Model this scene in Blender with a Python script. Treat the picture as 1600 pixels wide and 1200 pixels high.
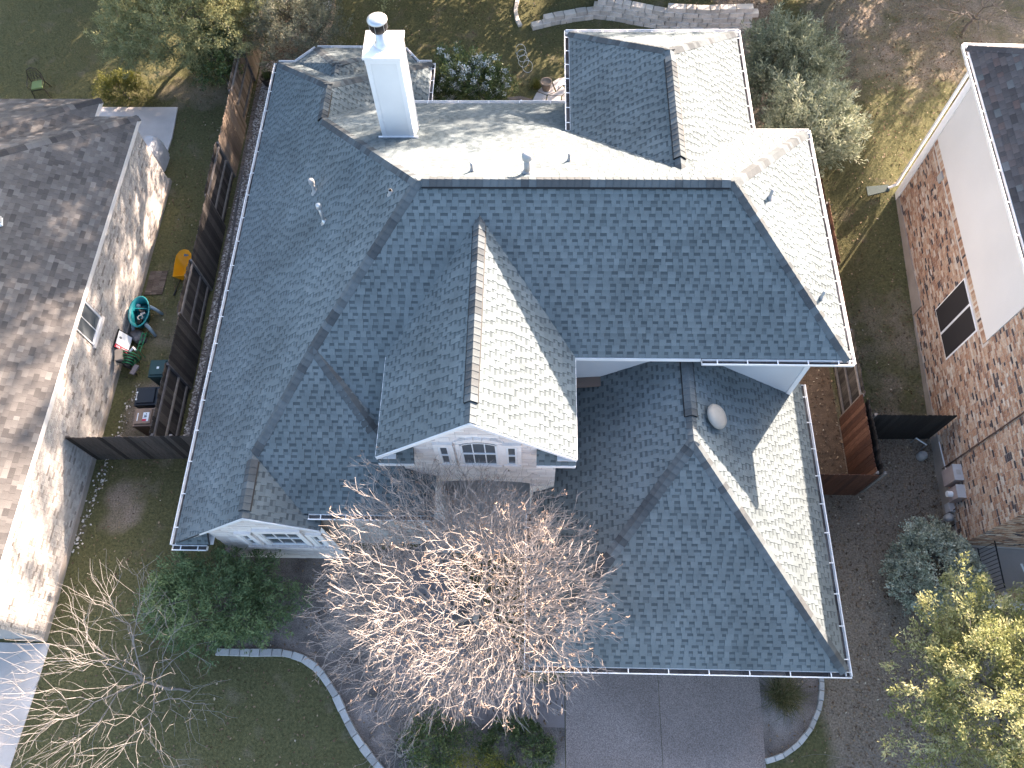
import bpy, math, random
import numpy as np
from mathutils import Matrix, Vector

for o in list(bpy.data.objects): bpy.data.objects.remove(o)
scene = bpy.context.scene
COL = scene.collection
rnd = random.Random(7)
RNG = np.random.default_rng(11)

# ------------------------------------------------------------------ camera, sky, sun, exposure
CAM_H = 22.0
cam_d = bpy.data.cameras.new("camera"); cam = bpy.data.objects.new("camera", cam_d); COL.objects.link(cam)
cam_d.sensor_width = 36.0; cam_d.lens = 36.0 * 1197.98 / 1600.0
cam_d.clip_start = 0.1; cam_d.clip_end = 600.0
ROT = Matrix(((0.99958085, -0.01005701, 0.02714756), (0.02087022, 0.90020837, -0.43495898), (-0.02006408, 0.43534324, 0.90004094)))
cam.matrix_world = Matrix.Translation((0, 0, CAM_H)) @ ROT.to_4x4()
scene.camera = cam

SUN_AZ, SUN_EL = math.radians(36.0), math.radians(23.4)
SUN = Vector((math.sin(SUN_AZ) * math.cos(SUN_EL), math.cos(SUN_AZ) * math.cos(SUN_EL), math.sin(SUN_EL)))
world = bpy.data.worlds.new("World"); scene.world = world; world.use_nodes = True
wn = world.node_tree; wn.nodes.clear()
sky = wn.nodes.new("ShaderNodeTexSky"); sky.sky_type = 'NISHITA'; sky.sun_disc = False
sky.sun_elevation = SUN_EL; sky.sun_rotation = SUN_AZ; sky.altitude = 150; sky.air_density = 1.0; sky.dust_density = 3.5; sky.ozone_density = 1.0
bg = wn.nodes.new("ShaderNodeBackground"); bg.inputs["Strength"].default_value = 0.102
wo = wn.nodes.new("ShaderNodeOutputWorld")
wn.links.new(sky.outputs[0], bg.inputs[0]); wn.links.new(bg.outputs[0], wo.inputs[0])
sun_d = bpy.data.lights.new("sun", 'SUN'); sun_d.energy = 5.0; sun_d.angle = math.radians(0.53); sun_d.color = (1.0, 0.79, 0.63)
sun = bpy.data.objects.new("sun", sun_d); COL.objects.link(sun)
sun.rotation_euler = SUN.to_track_quat('Z', 'Y').to_euler(); sun.location = (20, 30, 40)
vs = scene.view_settings
vs.view_transform = 'Standard'; vs.look = 'None'; vs.gamma = 1.0; vs.exposure = 2.75
scene.cycles.max_bounces = 6; scene.cycles.transparent_max_bounces = 4

# ------------------------------------------------------------------ helpers
BASE = {}
def srgb(r, g, b):
    f = lambda c: (c / 255 / 12.92) if c <= 10 else (((c / 255) + 0.055) / 1.055) ** 2.4
    return (f(r), f(g), f(b), 1.0)

MATS = {}
def mat(name, stops, rough=0.8, noise=0.0, nscale=3.0, fine=0.0, fscale=60.0, bump=0.0, bscale=80.0, metal=0.0, emit=None, spec=0.3, stretch=None, transl=0.0, big=0.0, bigscale=0.5):
    """colour ramp over the face attribute 'tint' + object-space noise mottling + fine grain + bump"""
    if name in MATS: return MATS[name]
    m = bpy.data.materials.new(name); m.use_nodes = True; MATS[name] = m
    nt = m.node_tree; N = nt.nodes; L = nt.links
    b = N["Principled BSDF"]; b.inputs["Roughness"].default_value = rough; b.inputs["Metallic"].default_value = metal
    b.inputs["Specular IOR Level"].default_value = spec
    at = N.new("ShaderNodeAttribute"); at.attribute_name = "tint"
    rp = N.new("ShaderNodeValToRGB"); L.new(at.outputs["Fac"], rp.inputs[0])
    e = rp.color_ramp.elements
    n = len(stops)
    for i, s in enumerate(stops):
        pos, c = s if isinstance(s[0], (int, float)) and isinstance(s[1], tuple) else (i / max(1, n - 1), s)
        if i < 2: el = e[i]; el.position = pos
        else: el = e.new(pos)
        el.color = c if len(c) == 4 else (*c, 1)
    if n == 1: e[1].color = e[0].color
    col = rp.outputs[0]
    tc = N.new("ShaderNodeTexCoord"); vec = tc.outputs["Object"]
    if stretch:
        mp = N.new("ShaderNodeMapping"); mp.inputs["Scale"].default_value = stretch; L.new(vec, mp.inputs[0]); vec = mp.outputs[0]
    def vary(col, scale, amt, detail=4):
        t = N.new("ShaderNodeTexNoise"); t.inputs["Scale"].default_value = scale; t.inputs["Detail"].default_value = detail; L.new(vec, t.inputs["Vector"])
        mr = N.new("ShaderNodeMapRange"); mr.inputs[1].default_value = 0.25; mr.inputs[2].default_value = 0.75
        mr.inputs[3].default_value = 1 - amt; mr.inputs[4].default_value = 1 + amt; L.new(t.outputs["Fac"], mr.inputs[0])
        mx = N.new("ShaderNodeMix"); mx.data_type = 'RGBA'; mx.blend_type = 'MULTIPLY'; mx.inputs[0].default_value = 1
        L.new(col, mx.inputs[6]); L.new(mr.outputs[0], mx.inputs[7]); return mx.outputs[2]
    if big: col = vary(col, bigscale, big, 2)
    if noise: col = vary(col, nscale, noise)
    if fine: col = vary(col, fscale, fine, 2)
    L.new(col, b.inputs["Base Color"])
    if bump:
        t = N.new("ShaderNodeTexNoise"); t.inputs["Scale"].default_value = bscale; t.inputs["Detail"].default_value = 3; L.new(vec, t.inputs["Vector"])
        bp = N.new("ShaderNodeBump"); bp.inputs["Strength"].default_value = bump; bp.inputs["Distance"].default_value = 0.02
        L.new(t.outputs["Fac"], bp.inputs["Height"]); L.new(bp.outputs[0], b.inputs["Normal"])
    if transl:
        tr = N.new("ShaderNodeBsdfTranslucent"); L.new(col, tr.inputs[0]); ms = N.new("ShaderNodeMixShader"); ms.inputs[0].default_value = transl
        L.new(b.outputs[0], ms.inputs[1]); L.new(tr.outputs[0], ms.inputs[2]); L.new(ms.outputs[0], N["Material Output"].inputs[0])
    return m

def glass_mat(name, c, rough=0.08):
    if name in MATS: return MATS[name]
    m = bpy.data.materials.new(name); m.use_nodes = True; MATS[name] = m
    b = m.node_tree.nodes["Principled BSDF"]; b.inputs["Base Color"].default_value = c; b.inputs["Roughness"].default_value = rough
    b.inputs["Specular IOR Level"].default_value = 0.6
    return m

class MB:
    def __init__(s): s.v = []; s.f = []; s.t = []
    def poly(s, pts, t=0.5):
        i = len(s.v); s.v.extend([tuple(p) for p in pts]); s.f.append(tuple(range(i, i + len(pts)))); s.t.append(t); return s
    def raw(s, v, f, t):
        i = len(s.v); s.v.extend(v); s.f.extend([tuple(a + i for a in q) for q in f]); s.t.extend(t if isinstance(t, list) else [t] * len(f)); return s
    def box(s, c, d, rz=0.0, t=0.5, top=1.0, bottom=True):
        """box centred at c, size d, turned about z; top scales the upper face"""
        x, y, z = d[0] / 2, d[1] / 2, d[2] / 2; ca, sa = math.cos(rz), math.sin(rz)
        vs_ = []
        for zz, k in ((-z, 1.0), (z, top)):
            for (a, b) in ((-x, -y), (x, -y), (x, y), (-x, y)):
                a *= k; b *= k; vs_.append((c[0] + a * ca - b * sa, c[1] + a * sa + b * ca, c[2] + zz))
        f = [(4, 5, 6, 7), (0, 1, 5, 4), (1, 2, 6, 5), (2, 3, 7, 6), (3, 0, 4, 7)] + ([(3, 2, 1, 0)] if bottom else [])
        return s.raw(vs_, f, t)
    def bbox(s, lo, hi, t=0.5): return s.box([(a + b) / 2 for a, b in zip(lo, hi)], [b - a for a, b in zip(lo, hi)], 0, t)
    def prism(s, pts, z0, z1, t=0.5):
        """pts counter-clockwise in plan; z0/z1 numbers"""
        n = len(pts); vs_ = [(p[0], p[1], z0) for p in pts] + [(p[0], p[1], z1) for p in pts]
        f = [tuple(range(n, 2 * n)), tuple(range(n - 1, -1, -1))] + [(i, (i + 1) % n, n + (i + 1) % n, n + i) for i in range(n)]
        return s.raw(vs_, f, t)
    def extrude(s, pts3, d, t=0.5):
        """polygon in 3D pushed along vector d"""
        n = len(pts3); d = Vector(d); vs_ = [tuple(p) for p in pts3] + [tuple(Vector(p) + d) for p in pts3]
        f = [tuple(range(n)), tuple(range(2 * n - 1, n - 1, -1))] + [(i, n + i, n + (i + 1) % n, (i + 1) % n) for i in range(n)]
        return s.raw(vs_, f, t)
    def tube(s, pts, rad, sides=6, t=0.5, cap=True):
        pts = [Vector(p) for p in pts]; n = len(pts)
        rad = rad if isinstance(rad, (list, tuple)) else [rad] * n
        i0 = len(s.v)
        for k, p in enumerate(pts):
            d = (pts[min(k + 1, n - 1)] - pts[max(k - 1, 0)])
            if d.length < 1e-9: d = Vector((0, 0, 1))
            d.normalize(); a = d.orthogonal() if abs(d.z) > 0.99 else d.cross(Vector((0, 0, 1))); a.normalize(); b = d.cross(a)
            for j in range(sides):
                th = 2 * math.pi * j / sides; s.v.append(tuple(p + (a * math.cos(th) + b * math.sin(th)) * rad[k]))
        for k in range(n - 1):
            for j in range(sides):
                a_, b_ = i0 + k * sides + j, i0 + k * sides + (j + 1) % sides
                s.f.append((a_, b_, b_ + sides, a_ + sides)); s.t.append(t)
        if cap:
            s.f.append(tuple(range(i0 + sides - 1, i0 - 1, -1))); s.t.append(t)
            s.f.append(tuple(range(i0 + (n - 1) * sides, i0 + n * sides))); s.t.append(t)
        return s
    def lathe(s, c, prof, sides=16, t=0.5):
        i0 = len(s.v)
        for (r, z) in prof:
            for j in range(sides):
                th = 2 * math.pi * j / sides; s.v.append((c[0] + r * math.cos(th), c[1] + r * math.sin(th), c[2] + z))
        for k in range(len(prof) - 1):
            for j in range(sides):
                a_, b_ = i0 + k * sides + j, i0 + k * sides + (j + 1) % sides
                s.f.append((a_, b_, b_ + sides, a_ + sides)); s.t.append(t)
        s.f.append(tuple(range(i0 + (len(prof) - 1) * sides, i0 + len(prof) * sides))); s.t.append(t)
        return s

def put(name, me, m, parent=None, loc=(0, 0, 0)):
    o = bpy.data.objects.new(name, me); COL.objects.link(o)
    if m is not None and not me.materials: me.materials.append(m)
    o.location = loc
    if parent is not None: o.parent = parent
    BASE[o] = Vector(loc) + (BASE[parent] if parent is not None else Vector((0, 0, 0)))
    return o

def mesh_np(name, V, F, T, smooth=False):
    """V (n,3); F (m,k) same-size faces; T (m,)"""
    me = bpy.data.meshes.new(name); m, k = F.shape
    me.vertices.add(len(V)); me.vertices.foreach_set("co", np.ascontiguousarray(V, dtype=np.float32).ravel())
    me.loops.add(m * k); me.loops.foreach_set("vertex_index", np.ascontiguousarray(F, dtype=np.int32).ravel())
    me.polygons.add(m); me.polygons.foreach_set("loop_start", np.arange(0, m * k, k, dtype=np.int32))
    a = me.attributes.new("tint", 'FLOAT', 'FACE'); a.data.foreach_set("value", np.ascontiguousarray(T, dtype=np.float32))
    me.update(calc_edges=True)
    return me

def mesh_mb(name, mb, off=(0, 0, 0), smooth=False):
    me = bpy.data.meshes.new(name); ox, oy, oz = off
    me.from_pydata([(x - ox, y - oy, z - oz) for x, y, z in mb.v], [], mb.f)
    a = me.attributes.new("tint", 'FLOAT', 'FACE'); a.data.foreach_set("value", np.array(mb.t, dtype=np.float32))
    if smooth: me.polygons.foreach_set("use_smooth", [True] * len(me.polygons))
    me.update(); return me

def obj(name, mb, m, parent=None, smooth=False, label=None, cat=None, group=None, kind=None, origin=None):
    """mesh given in world coordinates; its origin is put at the parent's base (or at origin)"""
    b = BASE[parent] if parent is not None else Vector((0, 0, 0))
    if origin is None: org = b
    else: org = Vector(origin)
    o = put(name, mesh_mb(name, mb, org, smooth), m, parent, org - b)
    return tag(o, label, cat, group, kind)

def tag(o, label=None, cat=None, group=None, kind=None):
    if label: o["label"] = label
    if cat: o["category"] = cat
    if group: o["group"] = group
    if kind: o["kind"] = kind
    return o

def thing(name, label, cat, loc=(0, 0, 0), group=None):
    o = bpy.data.objects.new(name, None); COL.objects.link(o); o.location = loc; o.empty_display_size = 0.2
    BASE[o] = Vector(loc); return tag(o, label, cat, group)

def clip_half(poly, a, b, c):
    """keep a*x+b*y<=c"""
    out = []; n = len(poly)
    for i in range(n):
        p, q = poly[i], poly[(i + 1) % n]; dp = a * p[0] + b * p[1] - c; dq = a * q[0] + b * q[1] - c
        if dp <= 0: out.append(p)
        if (dp < 0 < dq) or (dq < 0 < dp):
            t = dp / (dp - dq); out.append((p[0] + (q[0] - p[0]) * t, p[1] + (q[1] - p[1]) * t))
    return out
def area2(p): return 0.5 * abs(sum(p[i][0] * p[(i + 1) % len(p)][1] - p[(i + 1) % len(p)][0] * p[i][1] for i in range(len(p))))
def inside(poly, x, y):
    r = False; n = len(poly); j = n - 1
    for i in range(n):
        if (poly[i][1] > y) != (poly[j][1] > y) and x < (poly[j][0] - poly[i][0]) * (y - poly[i][1]) / (poly[j][1] - poly[i][1]) + poly[i][0]: r = not r
        j = i
    return r
def inside_np(poly, X, Y):
    r = np.zeros(len(X), bool); n = len(poly); j = n - 1
    for i in range(n):
        xi, yi = poly[i]; xj, yj = poly[j]
        if yi != yj:
            r ^= ((yi > Y) != (yj > Y)) & (X < (xj - xi) * (Y - yi) / (yj - yi) + xi)
        j = i
    return r

CAMP = Vector((0, 0, CAM_H))
def shingles(poly3, eave, style, rg):
    """real shingle pieces covering one roof plane: list of (MB in world space, score)"""
    P = [Vector(p) for p in poly3]
    u = Vector(eave).normalized()
    n = Vector((0, 0, 0))
    for i in range(len(P)):
        a, b = P[i], P[(i + 1) % len(P)]; n += Vector(((a.y - b.y) * (a.z + b.z), (a.z - b.z) * (a.x + b.x), (a.x - b.x) * (a.y + b.y)))
    n.normalize()
    if n.z < 0: n = -n
    u = (u - n * u.dot(n)).normalized(); v = n.cross(u)
    if v.z < 0: v = -v
    O = min(P, key=lambda p: p.dot(v))
    p2 = [((p - O).dot(u), (p - O).dot(v)) for p in P]
    vmax = max(p[1] for p in p2); e = style["e"]; res = []
    k = 0
    while k * e < vmax:
        v0, v1 = k * e - (0.02 if k == 0 else 0), (k + 1) * e
        strip = clip_half(clip_half(p2, 0, 1, v1), 0, -1, -v0) if k else clip_half(p2, 0, 1, v1)
        k += 1
        if len(strip) < 3: continue
        us = [p[0] for p in strip]; x = min(us) - rg.random() * 0.3; xe = max(us); tooth = rg.random() < 0.5
        vv0 = min(p[1] for p in strip); vv0 = max(vv0, (k - 1) * e - 0.02)
        while x < xe:
            w = rg.uniform(*style["tooth"]) if tooth else rg.uniform(*style["gap"])
            xa, xb = x + style["slit"], x + w - style["slit"]; x += w; tt = tooth
            tooth = not tooth if style["alt"] else True
            cell = clip_half(clip_half(strip, 1, 0, xb), -1, 0, -xa)
            if len(cell) < 3: continue
            A = area2(cell)
            if A < 1e-4: continue
            hb, hu = (style["th"] + 0.009, 0.012) if tt else (0.009, 0.002)
            if not tt and style["alt"]:
                vm = v1 - e * rg.uniform(0.42, 0.55)
                parts = [(clip_half(cell, 0, 1, vm), rg.uniform(0.30, 0.75)), (clip_half(cell, 0, -1, -vm), rg.uniform(0.0, 0.14))]
            else: parts = [(cell, min(1.0, max(0.2, rg.gauss(0.62, 0.08))))]
            mb = MB(); cu = cv = 0; cn = 0
            for c, t in parts:
                if len(c) < 3: continue
                H = lambda q: hu + (hb - hu) * max(0.0, min(1.0, (v1 - q[1]) / e))
                top = [O + u * q[0] + v * q[1] + n * H(q) for q in c]; bot = [O + u * q[0] + v * q[1] for q in c]
                m_ = len(c); nrm = (top[1] - top[0]).cross(top[2] - top[0])
                vs_ = [tuple(p) for p in top] + [tuple(p) for p in bot]
                f = [tuple(range(m_))] + [(i, m_ + i, m_ + (i + 1) % m_, (i + 1) % m_) for i in range(m_)]
                mb.raw(vs_, f, [t] + [max(0.0, t - 0.35)] * m_)
                for q in c: cu += q[0]; cv += q[1]; cn += 1
            if not mb.f: continue
            cen = O + u * (cu / cn) + v * (cv / cn); d = CAMP - cen
            res.append((mb, A * max(0.0, n.dot(d.normalized())) / d.length_squared, cen))
    return res

def emit_pieces(pieces, name, m, parent, limit=300, stuff_name=None, frame=True):
    """the pieces that show largest become objects of their own, the rest one 'stuff' part"""
    pieces = sorted(pieces, key=lambda p: -(p[1] if (not frame or in_frame(p[2])) else -1))
    b = BASE[parent]
    for mb, s, c in pieces[:limit]:
        o = put(name, mesh_mb(name, mb, c), m, parent, c - b)
    rest = MB()
    for mb, s, c in pieces[limit:]: rest.raw(mb.v, mb.f, mb.t)
    if rest.f: obj(stuff_name or name + "_field", rest, m, parent, kind="stuff")

RT_ = ROT.transposed()
def in_frame(p):
    q = RT_ @ (Vector(p) - CAMP)
    if q.z >= 0: return False
    return abs(q.x / -q.z) < 800 / 1197.98 and abs(q.y / -q.z) < 600 / 1197.98

def caps(p, q, n1, n2, rg, e=0.16, w=0.15, lift=0.012, tscale=1.0):
    """bent cap shingles running from the low end p to the high end q along a hip or ridge"""
    p, q = Vector(p), Vector(q); d = (q - p); Ln = d.length; d.normalize(); res = []
    n1, n2 = Vector(n1).normalized(), Vector(n2).normalized()
    s1 = n1.cross(d); s2 = n2.cross(d)
    if s1.z > 0: s1 = -s1
    if s2.z > 0: s2 = -s2
    up = (n1 + n2).normalized()
    if up.z < 0: up = -up
    k = max(1, round(Ln / e)); e = Ln / k
    t = 0.5
    for i in range(k):
        if rg.random() < 0.7 * tscale or i == 0: t = rg.choice([0.05, 0.2, 0.3, 0.45, 0.55, 0.7, 0.8, 0.95])
        a, b = i * e, (i + 1) * e + 0.03
        ha, hb = lift + 0.014, lift
        A = p + d * a; B = p + d * b
        o1 = s1 * w; o2 = s2 * w; na = n1 * ha; nb = n1 * hb; ma = n2 * ha; mb_ = n2 * hb
        vs_ = [A + o1 + na, A + up * (ha + 0.006), A + o2 + ma, B + o1 + nb, B + up * (hb + 0.006), B + o2 + mb_,
               A + o1 - n1 * 0.01, A - up * 0.01, A + o2 - n2 * 0.01, B + o1 - n1 * 0.01, B + o2 - n2 * 0.01]
        f = [(0, 1, 4, 3), (1, 2, 5, 4), (0, 6, 7, 1), (1, 7, 8, 2), (0, 3, 9, 6), (2, 8, 10, 5)]
        mb = MB().raw([tuple(x) for x in vs_], f, t)
        c = (A + B) / 2; dd = CAMP - c
        res.append((mb, e * 2 * w * max(0.05, up.dot(dd.normalized())) / dd.length_squared, c))
    return res

def courses(org, u, poly, rects, hgt, lens, gap, depth, n, rg, tints=(0, 1), jitter=0.002, soldier=None):
    """coursed blocks on a wall: org + u*x + z*y, poly in (x,y), openings rects (x0,x1,y0,y1); n outward normal"""
    u, n, org = Vector(u).normalized(), Vector(n).normalized(), Vector(org); res = []
    y = min(p[1] for p in poly); ymax = max(p[1] for p in poly); row = 0
    while y < ymax:
        h = hgt(rg) if callable(hgt) else hgt
        strip = clip_half(clip_half(poly, 0, 1, y + h - gap), 0, -1, -y)
        if len(strip) >= 3:
            xs = [p[0] for p in strip]; x = min(xs) - (lens(rg) * (0.5 if row % 2 else 1.0)) * 0.999; xe = max(xs)
            while x < xe:
                l = lens(rg); xa, xb = x, x + l - gap; x += l
                spans = [(xa, xb)]
                for (r0, r1, s0, s1) in rects:
                    if s0 < y + h - gap and s1 > y:
                        ns = []
                        for a, b in spans:
                            if b <= r0 or a >= r1: ns.append((a, b))
                            else:
                                if a < r0 - 0.02: ns.append((a, r0))
                                if b > r1 + 0.02: ns.append((r1, b))
                        spans = ns
                for a, b in spans:
                    cell = clip_half(clip_half(strip, 1, 0, b), -1, 0, -a)
                    if len(cell) < 3 or area2(cell) < 2e-4: continue
                    dd = depth + rg.uniform(-jitter, jitter); t = rg.uniform(*tints)
                    top = [org + u * q[0] + Vector((0, 0, 1)) * q[1] + n * dd for q in cell]; bot = [p - n * (dd + 0.004) for p in top]
                    m_ = len(cell)
                    f = [tuple(range(m_))] + [(i, m_ + i, m_ + (i + 1) % m_, (i + 1) % m_) for i in range(m_)]
                    mb = MB().raw([tuple(p) for p in top] + [tuple(p) for p in bot], f, t)
                    c = sum(top, Vector((0, 0, 0))) / m_; d = CAMP - c
                    res.append((mb, area2(cell) * max(0.0, n.dot(d.normalized())) / d.length_squared, c))
        y += h; row += 1
    return res

# ------------------------------------------------------------------ materials
M_SH = mat("asphalt_shingle_blue_grey", [(0.0, (0.068, 0.083, 0.091)), (0.3, (0.108, 0.131, 0.141)), (0.62, (0.132, 0.158, 0.169)), (1.0, (0.162, 0.190, 0.200))], 0.95, 0.16, 1.2, 0.22, 220, 0.25, 260, spec=0.15, big=0.16, bigscale=0.4)
M_CAP = mat("cap_shingle", [(0.0, (0.056, 0.064, 0.071)), (0.2, (0.072, 0.079, 0.084)), (0.5, (0.086, 0.099, 0.107)), (1.0, (0.112, 0.130, 0.141))], 0.95, 0.15, 6, 0.2, 220, 0.2, 260, spec=0.15)
M_SHL = mat("old_shingle_brown_grey", [(0.0, (0.044, 0.042, 0.042)), (0.35, (0.084, 0.079, 0.077)), (0.65, (0.110, 0.104, 0.100)), (1.0, (0.148, 0.142, 0.137))], 0.95, 0.2, 1.0, 0.25, 200, 0.25, 260, spec=0.15, big=0.15, bigscale=0.3)
M_SHR = mat("dark_shingle_mixed", [(0.0, (0.030, 0.029, 0.031)), (0.4, (0.070, 0.064, 0.066)), (0.6, (0.090, 0.085, 0.088)), (0.75, (0.095, 0.070, 0.066)), (0.85, (0.095, 0.102, 0.105)), (1.0, (0.125, 0.125, 0.130))], 0.95, 0.18, 1.5, 0.22, 200, 0.25, 260, spec=0.15)
M_DECK = mat("roof_deck", [(0.05, 0.055, 0.06)], 0.95)
M_WHITE = mat("white_paint", [(0.76, 0.76, 0.77)], 0.5, 0.04, 2.0, spec=0.4)
M_SIDING = mat("white_siding", [(0.54, 0.555, 0.575)], 0.55, 0.05, 1.0, spec=0.3)
M_STUCCO = mat("pale_stucco", [(0.61, 0.59, 0.575)], 0.85, 0.05, 0.6, 0.03, 60, 0.08, 120)
M_STONE = mat("white_limestone", [(0.0, (0.66, 0.595, 0.565)), (0.5, (0.75, 0.695, 0.665)), (1.0, (0.81, 0.765, 0.74))], 0.9, 0.08, 6, 0.08, 60, 0.2, 60)
M_MORTAR = mat("pale_mortar", [(0.42, 0.39, 0.37)], 0.95, 0.1, 8)
M_MORTARB = mat("brick_mortar", [(0.52, 0.475, 0.44)], 0.95, 0.1, 8)
M_BRICK = mat("red_brick_blend", [(0.0, (0.055, 0.050, 0.056)), (0.09, (0.095, 0.078, 0.080)), (0.16, (0.30, 0.170, 0.115)), (0.45, (0.40, 0.250, 0.170)), (0.70, (0.46, 0.325, 0.235)), (0.9, (0.52, 0.42, 0.335)), (1.0, (0.58, 0.51, 0.44))], 0.9, 0.2, 14, 0.1, 90, 0.3, 120)
M_PALEBRICK = mat("pale_brick", [(0.0, (0.19, 0.17, 0.155)), (0.12, (0.36, 0.338, 0.322)), (0.5, (0.415, 0.393, 0.377)), (1.0, (0.48, 0.46, 0.44))], 0.9, 0.12, 10, 0.08, 90, 0.25, 120, big=0.08, bigscale=0.5)
M_CONC = mat("concrete", [(0.0, (0.34, 0.31, 0.29)), (1.0, (0.54, 0.50, 0.48))], 0.9, 0.12, 1.4, 0.08, 70, 0.15, 140, big=0.12, bigscale=0.4)
M_FOUND = mat("foundation_concrete", [(0.30, 0.265, 0.235)], 0.9, 0.22, 1.6, 0.08, 60, 0.15, 100)
M_DRIVE = mat("exposed_aggregate", [(0.24, 0.198, 0.182)], 0.92, 0.12, 0.9, 0.55, 48, 0.5, 60, big=0.22, bigscale=0.33)
M_WALK = mat("walk_concrete", [(0.215, 0.185, 0.18)], 0.92, 0.12, 1.2, 0.15, 70, 0.2, 100)
M_WOOD_D = mat("shade_dark_weathered_wood", [(0.0, (0.018, 0.016, 0.015)), (0.5, (0.034, 0.030, 0.028)), (1.0, (0.070, 0.061, 0.056))], 0.9, 0.35, 5, 0.25, 30, 0.3, 40, stretch=(6, 6, 0.7))  # wood colour darkened for the shade on the front fence panels
M_WOOD_L = mat("sunlit_fence_wood", [(0.0, (0.095, 0.070, 0.052)), (0.5, (0.17, 0.13, 0.10)), (1.0, (0.25, 0.20, 0.16))], 0.9, 0.35, 5, 0.25, 30, 0.3, 40, stretch=(6, 6, 0.7))  # paler copy of the fence wood, standing for sunlight on the back panels
M_WOOD_R = mat("red_stained_wood", [(0.0, (0.045, 0.020, 0.014)), (0.5, (0.085, 0.036, 0.022)), (1.0, (0.135, 0.066, 0.042))], 0.85, 0.35, 5, 0.25, 30, 0.3, 40, stretch=(6, 6, 0.7))
M_RAIL = mat("grey_rail_wood", [(0.0, (0.085, 0.080, 0.085)), (1.0, (0.20, 0.18, 0.165))], 0.9, 0.3, 6, 0.2, 40, 0.2, 50)
M_METAL = mat("galvanised_metal", [(0.55, 0.56, 0.57)], 0.4, 0.1, 6, metal=0.7)
M_VENT = mat("grey_vent_paint", [(0.34, 0.335, 0.33)], 0.5, 0.08, 8)
M_BLACK = mat("black_metal", [(0.012, 0.012, 0.013)], 0.5)
M_TROUGH = mat("gutter_debris", [(0.0, (0.035, 0.033, 0.035)), (1.0, (0.10, 0.095, 0.095))], 0.9, 0.5, 2.0, 0.3, 40)
M_GLASS = glass_mat("window_glass", (0.10, 0.115, 0.13, 1))
M_SCREEN = mat("dark_solar_screen", [(0.022, 0.020, 0.022)], 0.7, 0.1, 40)
M_BLIND = mat("window_blind", [(0.0, (0.30, 0.31, 0.33)), (1.0, (0.48, 0.49, 0.50))], 0.6)
M_SOIL = mat("dark_soil_mulch", [(0.0, (0.115, 0.098, 0.090)), (1.0, (0.22, 0.19, 0.175))], 0.95, 0.5, 1.6, 0.5, 40, 0.6, 50, big=0.3, bigscale=0.5)
M_GRAVEL = mat("river_gravel", [(0.0, (0.10, 0.085, 0.078)), (0.5, (0.36, 0.315, 0.285)), (1.0, (0.66, 0.62, 0.585))], 0.85, 0.15, 20)
M_GRASS = mat("grass_blades", [(0.0, (0.056, 0.062, 0.032)), (0.4, (0.098, 0.104, 0.048)), (0.75, (0.150, 0.142, 0.064)), (1.0, (0.25, 0.21, 0.13))], 0.7, 0.2, 0.8, transl=0.3)
M_LITTER = mat("fallen_leaves", [(0.0, (0.075, 0.045, 0.028)), (0.5, (0.17, 0.115, 0.075)), (0.85, (0.30, 0.22, 0.14)), (1.0, (0.48, 0.41, 0.31))], 0.8)
M_BARK = mat("grey_bark", [(0.0, (0.075, 0.065, 0.058)), (1.0, (0.17, 0.15, 0.135))], 0.9, 0.25, 8, 0.2, 60, 0.3, 60)
M_TWIG = mat("pale_bare_twigs", [(0.0, (0.24, 0.205, 0.185)), (0.6, (0.36, 0.32, 0.295)), (1.0, (0.30, 0.22, 0.17))], 0.85, 0.2, 6)
M_TWIGG = mat("grey_bare_twigs", [(0.0, (0.145, 0.135, 0.128)), (1.0, (0.23, 0.215, 0.205))], 0.85, 0.2, 6)
M_STEM = mat("brown_stem", [(0.0, (0.05, 0.038, 0.030)), (1.0, (0.13, 0.10, 0.08))], 0.9, 0.2, 8)

# ------------------------------------------------------------------ terrain
def sstep(a, b, x):
    t = np.clip((x - a) / (b - a), 0, 1); return t * t * (3 - 2 * t)
RETW = [(-0.2, 26.88), (0.8, 27.2), (1.7, 27.42), (2.45, 27.55), (3.1, 27.45), (3.75, 27.28), (4.5, 27.05), (5.3, 26.85), (6.1, 26.77), (6.85, 26.74), (8.7, 26.8)]  # coordinates here and below unprojected from image pixels, baked as rounded numbers
def gz(x, y):
    x = np.asarray(x, float); y = np.asarray(y, float)
    bank = sstep(9.9, 12.2, x) * np.clip(0.088 * (y - 7.8), -0.02, 1.1)
    yw = np.interp(x, [p[0] for p in RETW], [p[1] for p in RETW])
    hill = 0.72 * sstep(-0.1, 1.6, x) * sstep(0.22, 0.50, y - yw) * (1 - sstep(12, 16, x))
    hill = np.where(x > 9.9, np.maximum(0, hill - bank), hill)
    return bank + hill
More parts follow.
